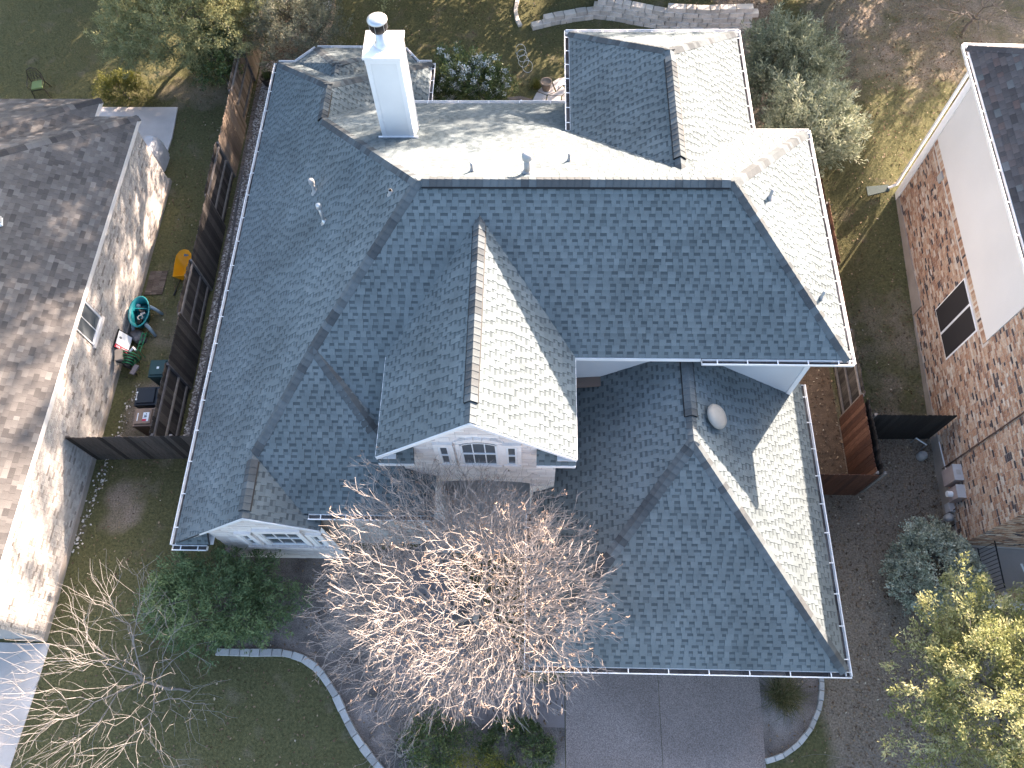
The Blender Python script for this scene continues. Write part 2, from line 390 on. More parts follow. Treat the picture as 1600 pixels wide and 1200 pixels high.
def dirtmap(x, y):
    d = 0.28 + 0 * x
    d = np.maximum(d, 0.95 * sstep(7.2, 8.2, x) * (1 - sstep(8.5, 11, y)))           # leaf litter beside the garage
    d = np.maximum(d, 0.45 * sstep(9.6, 10.2, x) * sstep(8.0, 9.5, y) * (1 - sstep(13, 16, y)))
    d = np.maximum(d, 0.62 * sstep(9.0, 12.0, x) * sstep(19.5, 23.5, y))
    d = np.maximum(d, 0.9 * sstep(7.0, 7.6, x) * (1 - sstep(9.3, 9.7, x)) * sstep(6.9, 7.3, y))
    d = np.maximum(d, 0.8 * (1 - sstep(0.5, 1.2, np.hypot((x + 12.0) / 0.9, (y - 9.6) / 1.6))))
    d = np.maximum(d, 0.75 * (1 - sstep(0.4, 1.3, np.hypot((x + 12.1) / 0.8, (y - 6.6) / 1.3))))
    d = np.maximum(d, 0.55 * (1 - sstep(0.3, 1.3, np.hypot((x + 12.0) / 0.9, (y - 12.3) / 1.8))))
    d = np.maximum(d, 0.6 * (1 - sstep(0.4, 1.2, np.hypot((x + 13.3) / 2.6, (y - 23.2) / 1.2))))
    return d
xs = np.unique(np.concatenate([[-250, -120, -60, -40], np.arange(-30, 30.1, 0.5), [40, 60, 120, 250]]))
ys = np.unique(np.concatenate([[-200, -100, -50, -25, -12], np.arange(-6, 48.1, 0.5), [60, 90, 140, 300]]))
for extra in (26.9, 27.1, 27.3, 27.6, 27.75, 27.9): ys = np.unique(np.append(ys, extra))
GX, GY = np.meshgrid(xs, ys); GZ = gz(GX, GY)
V = np.stack([GX, GY, GZ], -1).reshape(-1, 3); nx, ny = len(xs), len(ys)
idx = np.arange(nx * ny).reshape(ny, nx)
F = np.stack([idx[:-1, :-1], idx[:-1, 1:], idx[1:, 1:], idx[1:, :-1]], -1).reshape(-1, 4)
me = mesh_np("ground", V, F, np.full(len(F), 0.5))
a = me.attributes.new("dirt", 'FLOAT', 'POINT'); a.data.foreach_set("value", dirtmap(GX, GY).ravel().astype(np.float32))
me.polygons.foreach_set("use_smooth", [True] * len(me.polygons))
gm = bpy.data.materials.new("ground_soil_and_turf"); gm.use_nodes = True; nt = gm.node_tree; N = nt.nodes; L = nt.links
b = N["Principled BSDF"]; b.inputs["Roughness"].default_value = 0.95; b.inputs["Specular IOR Level"].default_value = 0.1
def _noise(scale, detail=4):
    t = N.new("ShaderNodeTexNoise"); t.inputs["Scale"].default_value = scale; t.inputs["Detail"].default_value = detail
    L.new(tcg.outputs["Object"], t.inputs["Vector"]); return t.outputs["Fac"]
tcg = N.new("ShaderNodeTexCoord")
atd = N.new("ShaderNodeAttribute"); atd.attribute_name = "dirt"
def _math(op, a_, b_):
    m = N.new("ShaderNodeMath"); m.operation = op
    for i, s in enumerate((a_, b_)):
        if isinstance(s, (int, float)): m.inputs[i].default_value = s
        else: L.new(s, m.inputs[i])
    return m.outputs[0]
mask = N.new("ShaderNodeMapRange"); mask.inputs[1].default_value = 0.35; mask.inputs[2].default_value = 0.75
L.new(_math('ADD', atd.outputs["Fac"], _math('MULTIPLY', _math('SUBTRACT', _noise(1.3, 6), 0.5), 1.0)), mask.inputs[0])
def _ramp(fac, c0, c1):
    r = N.new("ShaderNodeValToRGB"); L.new(fac, r.inputs[0]); r.color_ramp.elements[0].position = 0.3; r.color_ramp.elements[1].position = 0.7
    r.color_ramp.elements[0].color = (*c0, 1); r.color_ramp.elements[1].color = (*c1, 1); return r.outputs[0]
gcol = _ramp(_noise(14, 5), (0.062, 0.064, 0.030), (0.130, 0.122, 0.060))
dcol = _ramp(_noise(22, 6), (0.11, 0.088, 0.070), (0.30, 0.245, 0.19))
mx = N.new("ShaderNodeMix"); mx.data_type = 'RGBA'; L.new(mask.outputs[0], mx.inputs[0]); L.new(gcol, mx.inputs[6]); L.new(dcol, mx.inputs[7])
L.new(mx.outputs[2], b.inputs["Base Color"])
bp = N.new("ShaderNodeBump"); bp.inputs["Strength"].default_value = 0.6; bp.inputs["Distance"].default_value = 0.05; L.new(_noise(30, 5), bp.inputs["Height"]); L.new(bp.outputs[0], b.inputs["Normal"])
ground = put("ground", me, gm); tag(ground, "dark grass and bare soil around the houses", None, None, "structure")

def sheet(name, pts, z, m, label, t=0.5, thick=0.0):
    mb = MB()
    if thick: mb.prism(pts, z - thick, z, t)
    else: mb.poly([(p[0], p[1], z) for p in pts], t)
    return obj(name, mb, m, None, label=label, kind="structure")

# driveway: two poured slabs with a joint between them
drv = thing("driveway", "grey exposed aggregate driveway in front of the garage", "driveway", (3.5, 0, 0)); drv["kind"] = "structure"; del drv["category"]
obj("slab", MB().prism([(0.95, -8), (3.40, -8), (3.427, 2.5), (0.95, 2.5)], -0.1, 0.013, 0.5), M_DRIVE, drv)
obj("slab", MB().prism([(3.41, -8), (5.75, -8), (6.13, 2.2), (6.13, 2.5), (3.44, 2.5)], -0.1, 0.012, 0.5), M_DRIVE, drv)
walk_outer = [(-3.96, 2.3), (-3.75, 1.95), (-3.4, 1.6), (-2.86, 1.22), (-2.2, 0.9), (-1.63, 0.72), (-0.6, 0.66), (0.92, 0.66)]
wk = thing("front_path", "purplish grey concrete path curving under the bare tree", "path", (-1.5, 1.6, 0)); wk["kind"] = "structure"; del wk["category"]
obj("slab", MB().prism([(-0.28, 0.66), (0.92, 0.66), (0.92, 1.75), (-0.28, 1.75)], -0.08, 0.012), M_WALK, wk)
obj("slab", MB().prism([(-2.2, 0.9), (-1.63, 0.72), (-0.6, 0.66), (-0.30, 0.66), (-0.30, 1.75), (-1.2, 1.95), (-1.55, 2.3)], -0.08, 0.012), M_WALK, wk)
obj("slab", MB().prism([(-3.96, 2.3), (-3.75, 1.95), (-3.4, 1.6), (-2.86, 1.22), (-2.22, 0.91), (-1.57, 2.31), (-2.0, 2.9), (-2.2, 3.6)], -0.08, 0.012), M_WALK, wk)
obj("slab", MB().prism([(-3.98, 2.32), (-2.22, 3.62), (-2.4, 6.1), (-4.2, 4.6)], -0.08, 0.010), M_WALK, wk)
EDGE_L = [(-8.6, 2.36), (-8.0, 2.36), (-7.51, 2.36), (-6.82, 2.38), (-6.27, 2.28), (-5.85, 2.05), (-5.55, 1.78), (-5.18, 1.33), (-4.86, 0.8), (-4.46, 0.24), (-3.9, -0.33), (-3.3, -0.85), (-2.7, -1.4)]
EDGE_R = [(7.76, 2.15), (7.75, 1.9), (7.69, 1.55), (7.56, 1.2), (7.28, 0.74), (6.9, 0.36), (6.45, 0.09), (6.02, -0.03)]
sheet("planting_bed", EDGE_L + [(0.93, -1.4), (0.93, 1.9), (-0.1, 2.3), (-2.5, 5.4), (-5.2, 5.2), (-8.9, 5.6), (-8.9, 2.4)], 0.004, M_SOIL, "dark mulch bed between the lawn edging and the front wall", 0.5)
sheet("planting_bed", [(6.14, 2.5), (6.02, -0.03)] + EDGE_R[::-1][1:] + [(7.78, 2.5)], 0.004, M_SOIL, "dark mulch bed between the driveway and the curved edging", 0.5)
sheet("gravel_bed", [(-10.85, 8.3), (-8.7, 8.3), (-8.7, 25.2), (-11.1, 25.6), (-10.95, 18)], 0.006, mat("gravel_base", [(0.17, 0.14, 0.12)], 0.95, 0.5, 12, 0.6, 45, 0.6, 45), "brown river gravel strip between fence and house")
sheet("gravel_bed", [(-10.9, 24.0), (-8.9, 22.3), (-8.3, 23.4), (-8.55, 26.2), (-8.45, 27.6), (-8.6, 30), (-11.2, 30)], 0.010, mat("leafy_gravel", [(0.105, 0.075, 0.055)], 0.95, 0.5, 10, 0.6, 40, 0.6, 45), "leafy brown bed behind the back left corner of the house")
sheet("patio", [(-17.2, 18.0), (-13.95, 18.0), (-13.84, 20.9), (-13.95, 22.45), (-17.0, 22.45)], 0.06, M_CONC, "pale concrete patio slab behind the left house", 0.9, 0.1)
sheet("side_drive", [(-20, -8), (-13.95, -8), (-13.35, 1.2), (-13.3, 2.5), (-20, 2.5)], 0.02, M_CONC, "pale concrete apron in front of the left house", 0.75, 0.1)
sheet("soil_strip", [(7.0, 7.3), (9.42, 7.3), (9.45, 20), (7.0, 20)], 0.004, mat("dry_brown_turf", [(0.115, 0.078, 0.052)], 0.95, 0.35, 4, 0.4, 40, 0.5, 45), "brown dry strip between the house and the right fence")
sheet("back_bed", [(-5.6, 18.2), (0.0, 18.2), (-0.1, 22.9), (-0.6, 23.1), (-3.6, 22.6), (-3.9, 20.7)], 0.004, M_SOIL, "dark planting bed behind the house with the flowering bush")

# ------------------------------------------------------------------ main house
ZR, YR, XA, XB = 8.5, 11.577, -2.658, 4.446
mL, mF, mRe, mR = 0.9172, 0.7816, 0.6444, 0.847
zF = lambda y: ZR - mF * (YR - y)
zL = lambda x: ZR - mL * (XA - x)
zRe = lambda y: ZR - mRe * (y - YR)
Z1 = 6.037; XC, YC, YD = 7.354, 8.426, 15.399
A = (XA, YR, ZR); B = (XB, YR, ZR); C = (XC, YC, Z1); D = (XC, YD, Z1)
AP = (-5.2065, 8.587, 6.163)
Q = (-6.70, 6.379, 4.793); PK = (-6.70, 4.80, 4.793)
LF = (-9.231, 4.76, 2.472); LB = (-9.231, 22.11, 2.472)
W0 = (-6.294, 16.75, 5.165); W1 = (-6.294, 18.15, 5.165); WBR = (-3.72, 22.11, 2.472)
G0 = (-1.242, 10.972, 8.027); G1 = (-1.242, 5.894, 8.027)
GL0, GL1 = (-3.469, YC, Z1), (-3.469, 5.894, Z1)
GR0, GR1 = (0.985, YC, Z1), (0.985, 5.894, Z1)
ZG = 2.818; GA = (3.685, 6.51, 5.602); GB = (3.685, 8.87, 5.602)
H1, H2 = (7.37, 1.902, ZG), (0.0, 1.902, ZG)
RW0, RW1, RW2, RW3 = (0.973, 19.31, Z1), (5.87, 19.31, Z1), (5.87, YD, Z1), (0.973, YD, Z1)
RA, RB = (3.42, 16.31, 7.984), (3.42, 12.38, 7.984)
F2E = 4.03
X, Y = (1, 0, 0), (0, 1, 0)
gl = lambda x: ZG + 0.7555 * x
BAP = (-6.43, 19.9, 4.39)
b1, b2, b3, b4 = (-8.6, 22.11, 2.472), (-7.93, 22.86, 2.472), (-4.79, 22.82, 2.472), (-4.25, 22.11, 2.472)
# name, polygon, eave direction
PLANES = [
    ("left", [LF, PK, Q, AP, A, W0, W1, LB], Y),
    ("front", [A, AP, (-3.05, 6.518, 4.546), (-3.05, 8.0, zF(8.0)), GL0, G0, GR0, C, B], X),
    ("wing_front", [AP, Q, (-5.544, 5.15, F2E), (-2.362, 5.15, F2E)], X),
    ("wing_right", [AP, (-2.362, 5.15, F2E), (-2.362, 6.14, F2E), (-3.05, 6.14, 4.546), (-3.05, 6.518, 4.546)], Y),
    ("porch_gable_right", [Q, PK, (-5.15, 4.80, 3.77), (-5.15, 5.12, 3.77), (-5.544, 5.15, F2E)], Y),
    ("right", [B, C, D], Y),
    ("rear", [A, B, D, RW2, RB, RW3, (1.42, YD, zRe(YD)), (1.42, 18.579, 3.988), (-5.169, 18.579, 3.988), W0], X),
    ("back_wing_right", [W1, W0, (-5.169, 18.579, 3.988), (-3.72, 18.3, 2.472), WBR], Y),
    ("back_wing_end", [W1, LB, WBR], X),
    ("bay_left", [b1, b2, BAP], (0.67, 0.75, 0)),
    ("bay_left_cheek", [b1, BAP, (-6.43, 19.28, 4.395)], Y),
    ("bay_back", [b2, b3, BAP], X),
    ("bay_right", [b3, b4, BAP], (0.54, -0.71, 0)),
    ("bay_right_cheek", [b4, (-6.43, 19.28, 4.395), BAP], Y),
    ("rear_wing_left", [RW0, RW3, RB, RA], Y),
    ("rear_wing_end", [RW0, RA, RW1], X),
    ("rear_wing_right", [RW1, RA, RB, RW2], Y),
    ("gable_left", [GL1, G1, G0, GL0], Y),
    ("gable_right", [GR1, GR0, G0, G1], Y),
    ("garage_front", [H1, H2, GA], X),
    ("garage_right", [H1, GA, GB, (6.9, 8.87, ZG + 0.7555 * 0.47), (6.9, 9.35, ZG + 0.7555 * 0.47), (7.37, 9.35, ZG)], Y),
    ("garage_left", [H2, (0.0, 6.14, ZG), (0.56, 6.14, gl(0.56)), (0.56, 8.87, gl(0.56)), GB, GA], Y),
]
house = thing("house", "large house with blue grey shingle roof and white chimney in the middle", "house", (-1.0, 12.0, 0))
deck = MB()
for nm, pl, e in PLANES: deck.extrude([(p[0], p[1], p[2] - 0.002) for p in pl], (0, 0, -0.09), 0.5)
roof = obj("roof", deck, M_DECK, house)
STY = dict(e=0.143, tooth=(0.09, 0.20), gap=(0.08, 0.17), slit=0.0015, alt=True, th=0.007)
rg = random.Random(3); pcs = []
for nm, pl, e in PLANES: pcs += shingles(pl, e, STY, rg)
emit_pieces(pcs, "shingle", M_SH, roof, 300, "shingle_field")
nL, nF, nRe, nR = (-mL, 0, 1), (0, -mF, 1), (0, mRe, 1), (mR, 0, 1)
nF2, nR2 = (0, -0.6206, 1), (0.75, 0, 1); nW, nBK = (1.046, 0, 1), (0, 0.68, 1)
nGl, nGr, nGf = (-0.7555, 0, 1), (0.7555, 0, 1), (0, -0.604, 1); mg = 0.8937
HIPS = [(AP, A, nL, nF), (Q, AP, nL, nF2), ((-3.3, 6.29, 4.73), AP, nF2, nR2), (C, B, nF, nR), (D, B, nR, nRe), (W0, A, nL, nRe), (LB, W1, nL, nBK), (WBR, W1, nW, nBK),
        (b2, BAP, (-0.46, 0.41, 1), (0, 0.65, 1)), (b3, BAP, (0.46, 0.41, 1), (0, 0.65, 1)), (RW0, RA, (-0.795, 0, 1), (0, 0.65, 1)), (RW1, RA, (0.795, 0, 1), (0, 0.65, 1)),
        (H1, GA, nGf, nGr), (H2, GA, nGf, nGl), ((-6.70, 4.80, 4.793), Q, nL, (0.66, 0, 1)), ((-6.43, 19.5, 4.39), BAP, (-0.62, 0, 1), (0.62, 0, 1))]
pcs = []
for p, q, n1, n2 in HIPS: pcs += caps(p, q, n1, n2, rg, 0.17, 0.15)
RIDGES = [((XA + 0.15, YR, ZR), (XB - 0.1, YR, ZR), nF, nRe), ((-1.242, 5.894, 8.027), (-1.242, 10.97, 8.027), (-mg, 0, 1), (mg, 0, 1)),
          (RA, RB, (-0.795, 0, 1), (0.795, 0, 1)), (W0, W1, nL, nW), (GA, GB, nGl, nGr)]
VENTS = [((XA + 0.12, YR, ZR), (XB - 0.12, YR, ZR), nF, nRe), ((-1.242, 6.35, 8.027), (-1.242, 10.75, 8.027), (-mg, 0, 1), (mg, 0, 1)),
         ((3.42, 12.75, 7.984), (3.42, 16.05, 7.984), (-0.795, 0, 1), (0.795, 0, 1)), ((-6.294, 16.75, 5.165), (-6.294, 17.9, 5.165), nL, nW),
         ((3.685, 7.15, 5.602), (3.685, 8.75, 5.602), nGl, nGr), ((-6.70, 4.98, 4.793), (-6.70, 6.2, 4.793), nL, (0.66, 0, 1))]
for p, q, n1, n2 in RIDGES: pcs += caps(p, q, n1, n2, rg, 0.17, 0.14)
for p, q, n1, n2 in VENTS:
    # raised ridge vent: dark louvred base with cap shingles on top
    vb = MB(); P_, Q_ = Vector(p), Vector(q); d = (Q_ - P_).normalized(); n1, n2 = Vector(n1).normalized(), Vector(n2).normalized()
    s1, s2 = n1.cross(d), n2.cross(d)
    if s1.z > 0: s1 = -s1
    if s2.z > 0: s2 = -s2
    w_ = 0.168; up = (n1 + n2).normalized()
    prof = lambda T: [T + s1 * w_ + n1 * 0.004, T + s1 * w_ + n1 * 0.05, T + up * 0.055, T + s2 * w_ + n2 * 0.05, T + s2 * w_ + n2 * 0.004, T - up * 0.02]
    a_, c_ = prof(P_), prof(Q_); vb.raw([tuple(v) for v in a_ + c_], [(i, (i + 1) % 6, 6 + (i + 1) % 6, 6 + i) for i in range(6)] + [tuple(range(6)), tuple(range(11, 5, -1))], 0.5)
    obj("ridge_vent", vb, M_BLACK, roof)
    pcs += caps(p, q, n1, n2, rg, 0.17, 0.128, 0.056)
emit_pieces(pcs, "ridge_cap", M_CAP, roof, 300, "ridge_cap_row")

def gutter(p, q, out, parent, hangers=0.55, w=0.11, drop=0.02, debris=0.5):
    """open white gutter from p to q hanging outside an eave, with a dark trough and hangers"""
    p, q, o = Vector(p), Vector(q), Vector(out).normalized(); d = (q - p); Ln = d.length; d.normalize(); z = Vector((0, 0, 1))
    p = p - z * drop + o * 0.015; q = q - z * drop + o * 0.015
    mb = MB()
    pr = [(0.0, 0.0), (0.0, -0.11), (w * 0.8, -0.11), (w, -0.03), (w, 0.008), (w + 0.022, 0.008), (w + 0.022, -0.03), (w * 0.8 + 0.012, -0.125), (-0.012, -0.125), (-0.012, 0.0)]
    a_ = [tuple(p + o * x + z * y) for x, y in pr]; c_ = [tuple(q + o * x + z * y) for x, y in pr]; n_ = len(pr)
    mb.raw(a_ + c_, [(i, (i + 1) % n_, n_ + (i + 1) % n_, n_ + i) for i in range(n_)], 0.5)
    for P_, s in ((p, 1), (q, -1)): mb.raw([tuple(P_ + o * x + z * y) for x, y in ((0, 0), (0, -0.12), (w * 0.8, -0.12), (w + 0.01, -0.02), (w + 0.01, 0.006))], [(0, 1, 2, 3, 4)], 0.5)
    g = obj("gutter", mb, M_WHITE, parent)
    tr = MB(); k = max(1, int(Ln / 0.5))
    for i in range(k):
        x0, x1 = p + d * (Ln * i / k), p + d * (Ln * (i + 1) / k); hh = -0.088 + 0.012 * rnd.random()
        tr.poly([x0 + o * 0.002 + z * hh, x1 + o * 0.002 + z * hh, x1 + o * (w * 0.88) + z * hh, x0 + o * (w * 0.88) + z * hh], rnd.random())
    obj("trough", tr, M_TROUGH, g)
    if hangers:
        k = max(1, int(Ln / hangers)); b = BASE[g]
        hm = None
        for i in range(k):
            c = p + d * (Ln * (i + 0.5) / k); h_ = MB(); t_ = d * 0.012
            h_.raw([tuple(c + o * x + z * y + s) for s in (-t_, t_) for x, y in ((-0.01, 0.004), (w + 0.02, 0.012), (w + 0.02, 0.0), (-0.01, -0.006))],
                   [(0, 1, 2, 3), (7, 6, 5, 4), (0, 4, 5, 1), (1, 5, 6, 2), (2, 6, 7, 3), (3, 7, 4, 0)], 0.5)
            if hm is None: hm = mesh_mb("gutter_hanger", h_, c); hm.materials.append(M_WHITE)
            put("gutter_hanger", hm, M_WHITE, g, c - b)
    return g

gutter((-9.231, 22.11, 2.472), (-9.231, 4.72, 2.472), (-1, 0, 0), house, 0.9)
gutter((-9.3, 4.72, 2.472), (-8.40, 4.72, 2.472), (0, -1, 0), house, 0.45)
gutter((3.95, YC, Z1), (XC + 0.1, YC, Z1), (0, -1, 0), house, 0.62)
gutter((XC, YC - 0.1, Z1), (XC, YD + 0.1, Z1), (1, 0, 0), house, 0.62)
gutter((XC + 0.1, YD, Z1), (5.87, YD, Z1), (0, 1, 0), house, 0.6)
gutter((5.87, YD, Z1), (5.87, 19.41, Z1), (1, 0, 0), house, 0.62)
gutter((5.97, 19.31, Z1), (0.87, 19.31, Z1), (0, 1, 0), house, 0.7)
gutter((0.973, 19.41, Z1), (0.973, 15.5, Z1), (-1, 0, 0), house, 0.55)
gutter((-4.9, 18.579, 3.988), (0.95, 18.579, 3.988), (0, 1, 0), house, 0.9)
gutter((-0.05, 1.902, ZG), (7.5, 1.902, ZG), (0, -1, 0), house, 0.9)
gutter((7.37, 1.8, ZG), (7.37, 9.35, ZG), (1, 0, 0), house, 0.72)
gutter((0.0, 5.6, ZG), (0.0, 1.8, ZG), (-1, 0, 0), house, 0.72)
gutter((-5.40, 5.15, F2E), (-2.36, 5.15, F2E), (0, -1, 0), house, 0.55)
gutter((-3.72, 22.11, 2.472), (-3.72, 18.7, 2.472), (1, 0, 0), house, 0.5)
gutter((-9.231, 22.11, 2.472), (-8.6, 22.11, 2.472), (0, 1, 0), house, 0)
gutter(b1, b2, (-0.746, 0.666, 0), house, 0.5)
gutter(b2, b3, (0, 1, 0), house, 0.9)
gutter(b3, b4, (0.79, 0.6, 0), house, 0.5)
gutter(b4, (-3.72, 22.11, 2.472), (0, 1, 0), house, 0)

# white edge boards: rakes, drip edges, soffits
def board(p, q, n, w, th, parent=house, name="edge_board", m=M_WHITE, t=0.5):
    """board along p-q hanging down w, pushed out th along n"""
    p, q, n = Vector(p), Vector(q), Vector(n).normalized() * th; z = Vector((0, 0, -w))
    return obj(name, MB().extrude([p, q, q + z, p + z], n, t), m, parent)
for s, g1 in ((1, GR1), (-1, GL1)):
    board((G1[0], G1[1], G1[2] - 0.004), (g1[0], g1[1], g1[2] - 0.004), (0, -1, 0), 0.13, 0.025)
board((GL1[0], GL1[1], Z1 - 0.01), (GL0[0], GL0[1], Z1 - 0.01), (-1, 0, 0), 0.12, 0.02)
board((GR1[0], GR1[1], Z1 - 0.01), (GR0[0], GR0[1], Z1 - 0.01), (1, 0, 0), 0.12, 0.02)
board((0.99, YC, Z1 - 0.008), (3.93, YC, Z1 - 0.008), (0, -1, 0), 0.12, 0.02)
board((PK[0], PK[1], PK[2] - 0.004), (-5.15, 4.80, 3.766), (0, -1, 0), 0.11, 0.025)
board((PK[0], PK[1], PK[2] - 0.004), (-8.55, 4.80, zL(-8.55) - 0.004), (0, -1, 0), 0.11, 0.025)
sof = MB()
for lo, hi in (((6.9, YC, Z1 - 0.16), (XC, YD, Z1 - 0.13)), ((-3.0, YC, Z1 - 0.165), (6.9, 8.87, Z1 - 0.135)), ((0.97, 15.4, Z1 - 0.16), (1.42, 19.31, Z1 - 0.13)),
               ((5.42, YD, Z1 - 0.16), (5.87, 19.31, Z1 - 0.13)), ((1.42, 18.86, Z1 - 0.165), (5.42, 19.31, Z1 - 0.135)), ((0.56, 5.9, Z1 - 0.17), (0.98, YC, Z1 - 0.14)), ((-3.46, 5.9, Z1 - 0.17), (-3.05, YC, Z1 - 0.14)),
               ((0.0, 1.91, ZG - 0.16), (7.37, 2.35, ZG - 0.13)), ((6.9, 2.35, ZG - 0.165), (7.37, 9.35, ZG - 0.135)), ((0.0, 2.35, ZG - 0.165), (0.45, 6.1, ZG - 0.135)),
               ((-9.23, 4.77, 2.30), (-8.3, 22.1, 2.33)), ((-5.3, 5.16, 3.86), (-2.4, 5.45, 3.89)), ((-5.0, 18.13, 3.80), (1.4, 18.57, 3.83))):
    sof.bbox(lo, hi)
obj("soffit", sof, M_WHITE, house)

# walls (white siding behind, stone on the front gables)
def wall(lo, hi, m=M_SIDING, name="wall"): return obj(name, MB().bbox(lo, hi), m, house)
w_main = wall((-2.9, 8.87, 0), (6.9, 14.95, 5.93))
wall((1.42, 14.9, 0), (5.42, 18.86, 5.92)); wall((-5.05, 14.8, 0), (1.40, 18.13, 3.82)); wall((-8.75, 5.5, 0), (-4.15, 21.65, 2.62)); wall((-4.16, 5.6, 0), (-2.88, 18.1, 2.60))
wall((-5.28, 5.45, 0), (-3.07, 8.0, 3.9), M_MORTAR); wall((0.45, 2.35, 0), (6.88, 9.0, 2.85), M_MORTAR); wall((-8.35, 21.6, 0), (-4.5, 22.45, 2.35))
# corner boards on the upper storey
for x in (6.885,):
    obj("corner_board", MB().bbox((x - 0.11, 8.845, 2.9), (x + 0.02, 8.869, 5.87)), M_WHITE, house)
obj("flashing", MB().extrude([(0.57, 8.86, gl(0.57) + 0.75), (1.75, 8.86, gl(1.75) + 0.02), (1.75, 8.60, gl(1.75) + 0.02), (0.57, 8.60, gl(0.57) + 0.70)], (0, 0, -0.05)), mat("brown_flashing", [(0.16, 0.12, 0.10)], 0.6), house)

def window(parent, org, u, n, w, h, arch=0.0, cols=2, rows=2, depth=0.11, surround=0.0, frame=M_WHITE):
    """recessed window: reveal, frame bars, pane and blind; org = lower left corner on the wall face"""
    org, u, n = Vector(org), Vector(u), Vector(n); z = Vector((0, 0, 1))
    def P(x, y, d): return tuple(org + u * x + z * y + n * d)
    def top(x): return h + (arch * (1 - (2 * x / w - 1) ** 2) - arch if arch else 0)
    K = 8 if arch else 1; ring = [(0, 0), (w, 0)] + [(w - w * i / K, top(w - w * i / K)) for i in range(K + 1)]
    rev = MB(); n_ = len(ring)
    rev.raw([P(x, y, 0.012) for x, y in ring] + [P(x, y, -depth) for x, y in ring], [(i, (i + 1) % n_, n_ + (i + 1) % n_, n_ + i) for i in range(n_)], 0.5)
    wd = obj("window", rev, frame, parent)
    fr = MB(); bw = 0.045
    def bar(x0, x1, y0, y1, d0=-depth, d1=-depth + 0.045): fr.raw([P(x, y, d) for d in (d0, d1) for x, y in ((x0, y0), (x1, y0), (x1, y1), (x0, y1))], [(4, 5, 6, 7), (0, 1, 5, 4), (1, 2, 6, 5), (2, 3, 7, 6), (3, 0, 4, 7)], 0.5)
    bar(0, w, 0, bw); bar(0, bw, bw, top(0) if arch else h); bar(w - bw, w, bw, top(w) if arch else h)
    if not arch: bar(bw, w - bw, h - bw, h)
    else:
        for i in range(K):
            xa, xb = w * i / K, w * (i + 1) / K; fr.raw([P(xa, top(xa) - bw, -depth + 0.045), P(xb, top(xb) - bw, -depth + 0.045), P(xb, top(xb), -depth + 0.045), P(xa, top(xa), -depth + 0.045)], [(0, 1, 2, 3)], 0.5)
    for i in range(1, cols): bar(w * i / cols - 0.012, w * i / cols + 0.012, bw, h - bw - (arch * 0.4), -depth, -depth + 0.03)
    for j in range(1, rows): bar(bw, w - bw, h * j / rows - 0.02, h * j / rows + 0.02, -depth, -depth + 0.038)
    obj("window_frame", fr, frame, wd)
    gp = [(x, y) for x, y in ring]
    obj("pane", MB().raw([P(x, y, -depth + 0.012) for x, y in gp], [tuple(range(n_))], 0.5), M_GLASS, wd)
    return wd

# central stone gable wall with three windows and an arched porch below
YG = 6.15
gpoly = [(-3.05, 3.35), (-2.7, 3.42), (-2.2, 3.62), (-1.25, 3.74), (-0.3, 3.62), (0.2, 3.42), (0.56, 3.35), (0.56, 6.38), (-1.242, 7.95), (-3.05, 6.38)]
gwin = [(-1.60, -0.78, 5.02, 6.42), (-2.10, -1.86, 5.06, 6.16), (-0.58, -0.34, 5.06, 6.16)]
obj("gable_wall", MB().extrude([(x, YG + 0.20, z) for x, z in gpoly], (0, 0.3, 0)), M_MORTAR, house)
obj("side_wall", MB().bbox((-3.05, YG + 0.02, 3.2), (-2.80, 9.0, 6.35)), M_STUCCO, house); obj("side_wall", MB().bbox((0.31, YG + 0.02, 2.9), (0.56, 9.0, 6.35)), M_STUCCO, house)
rg2 = random.Random(5)
st = courses((0, YG + 0.0, 0), X, gpoly, gwin, lambda r: r.choice([0.11, 0.14, 0.19]), lambda r: r.uniform(0.22, 0.62), 0.007, 0.0, (0, -1, 0), rg2, (0, 1), 0.006)
stone_back = obj("stone_face", MB().extrude([(x, YG + 0.012, z) for x, z in gpoly], (0, 0.012, 0)), M_MORTAR, house)
# carve: stones are children of the stone face
b_ = BASE[stone_back]
for mb, s, c in st: put("stone", mesh_mb("stone", mb, c), M_STONE, stone_back, c - b_)
for (x0, x1, z0, z1), ar, cl in zip(gwin, (0.14, 0, 0), (3, 1, 1)):
    window(house, (x0, YG - 0.035, z0), X, (0, -1, 0), x1 - x0, z1 - z0, ar, cl, 2, 0.03 - 0.012)
    obj("window_sill", MB().bbox((x0 - 0.08, YG - 0.09, z0 - 0.16), (x1 + 0.08, YG + 0.01, z0 - 0.005)), M_STONE, house)
    if not ar: obj("lintel_cover", MB().bbox((x0 - 0.10, YG - 0.062, z1 - 0.002), (x1 + 0.10, YG + 0.012, z1 + 0.13), 0.7), M_STONE, house)  # header stone added to cover the black slot above the side windows
    obj("stone_surround", MB().bbox((x0 - 0.10, YG - 0.06, z0 - 0.004), (x0 - 0.004, YG + 0.01, z1 - (0.1 if ar else -0.06)), 0.8).bbox((x1 + 0.004, YG - 0.06, z0 - 0.004), (x1 + 0.10, YG + 0.01, z1 - (0.1 if ar else -0.06)), 0.8), M_STONE, house)
arc = MB(); x0, x1, z0, z1 = gwin[0]
for i in range(7):
    a0, a1 = math.pi * (0.12 + 0.76 * i / 7), math.pi * (0.12 + 0.76 * (i + 1) / 7 - 0.006); cx, rx = (x0 + x1) / 2, (x1 - x0) / 2 + 0.02
    pt = lambda a, r: (cx + math.cos(a) * (rx + r), YG - 0.06, z1 - 0.16 + math.sin(a) * (0.2 + r))
    arc.extrude([pt(a0, 0.0), pt(a0, 0.16), pt(a1, 0.16), pt(a1, 0.0)], (0, 0.07, 0), 0.6)
obj("window_arch", arc, M_STONE, house)
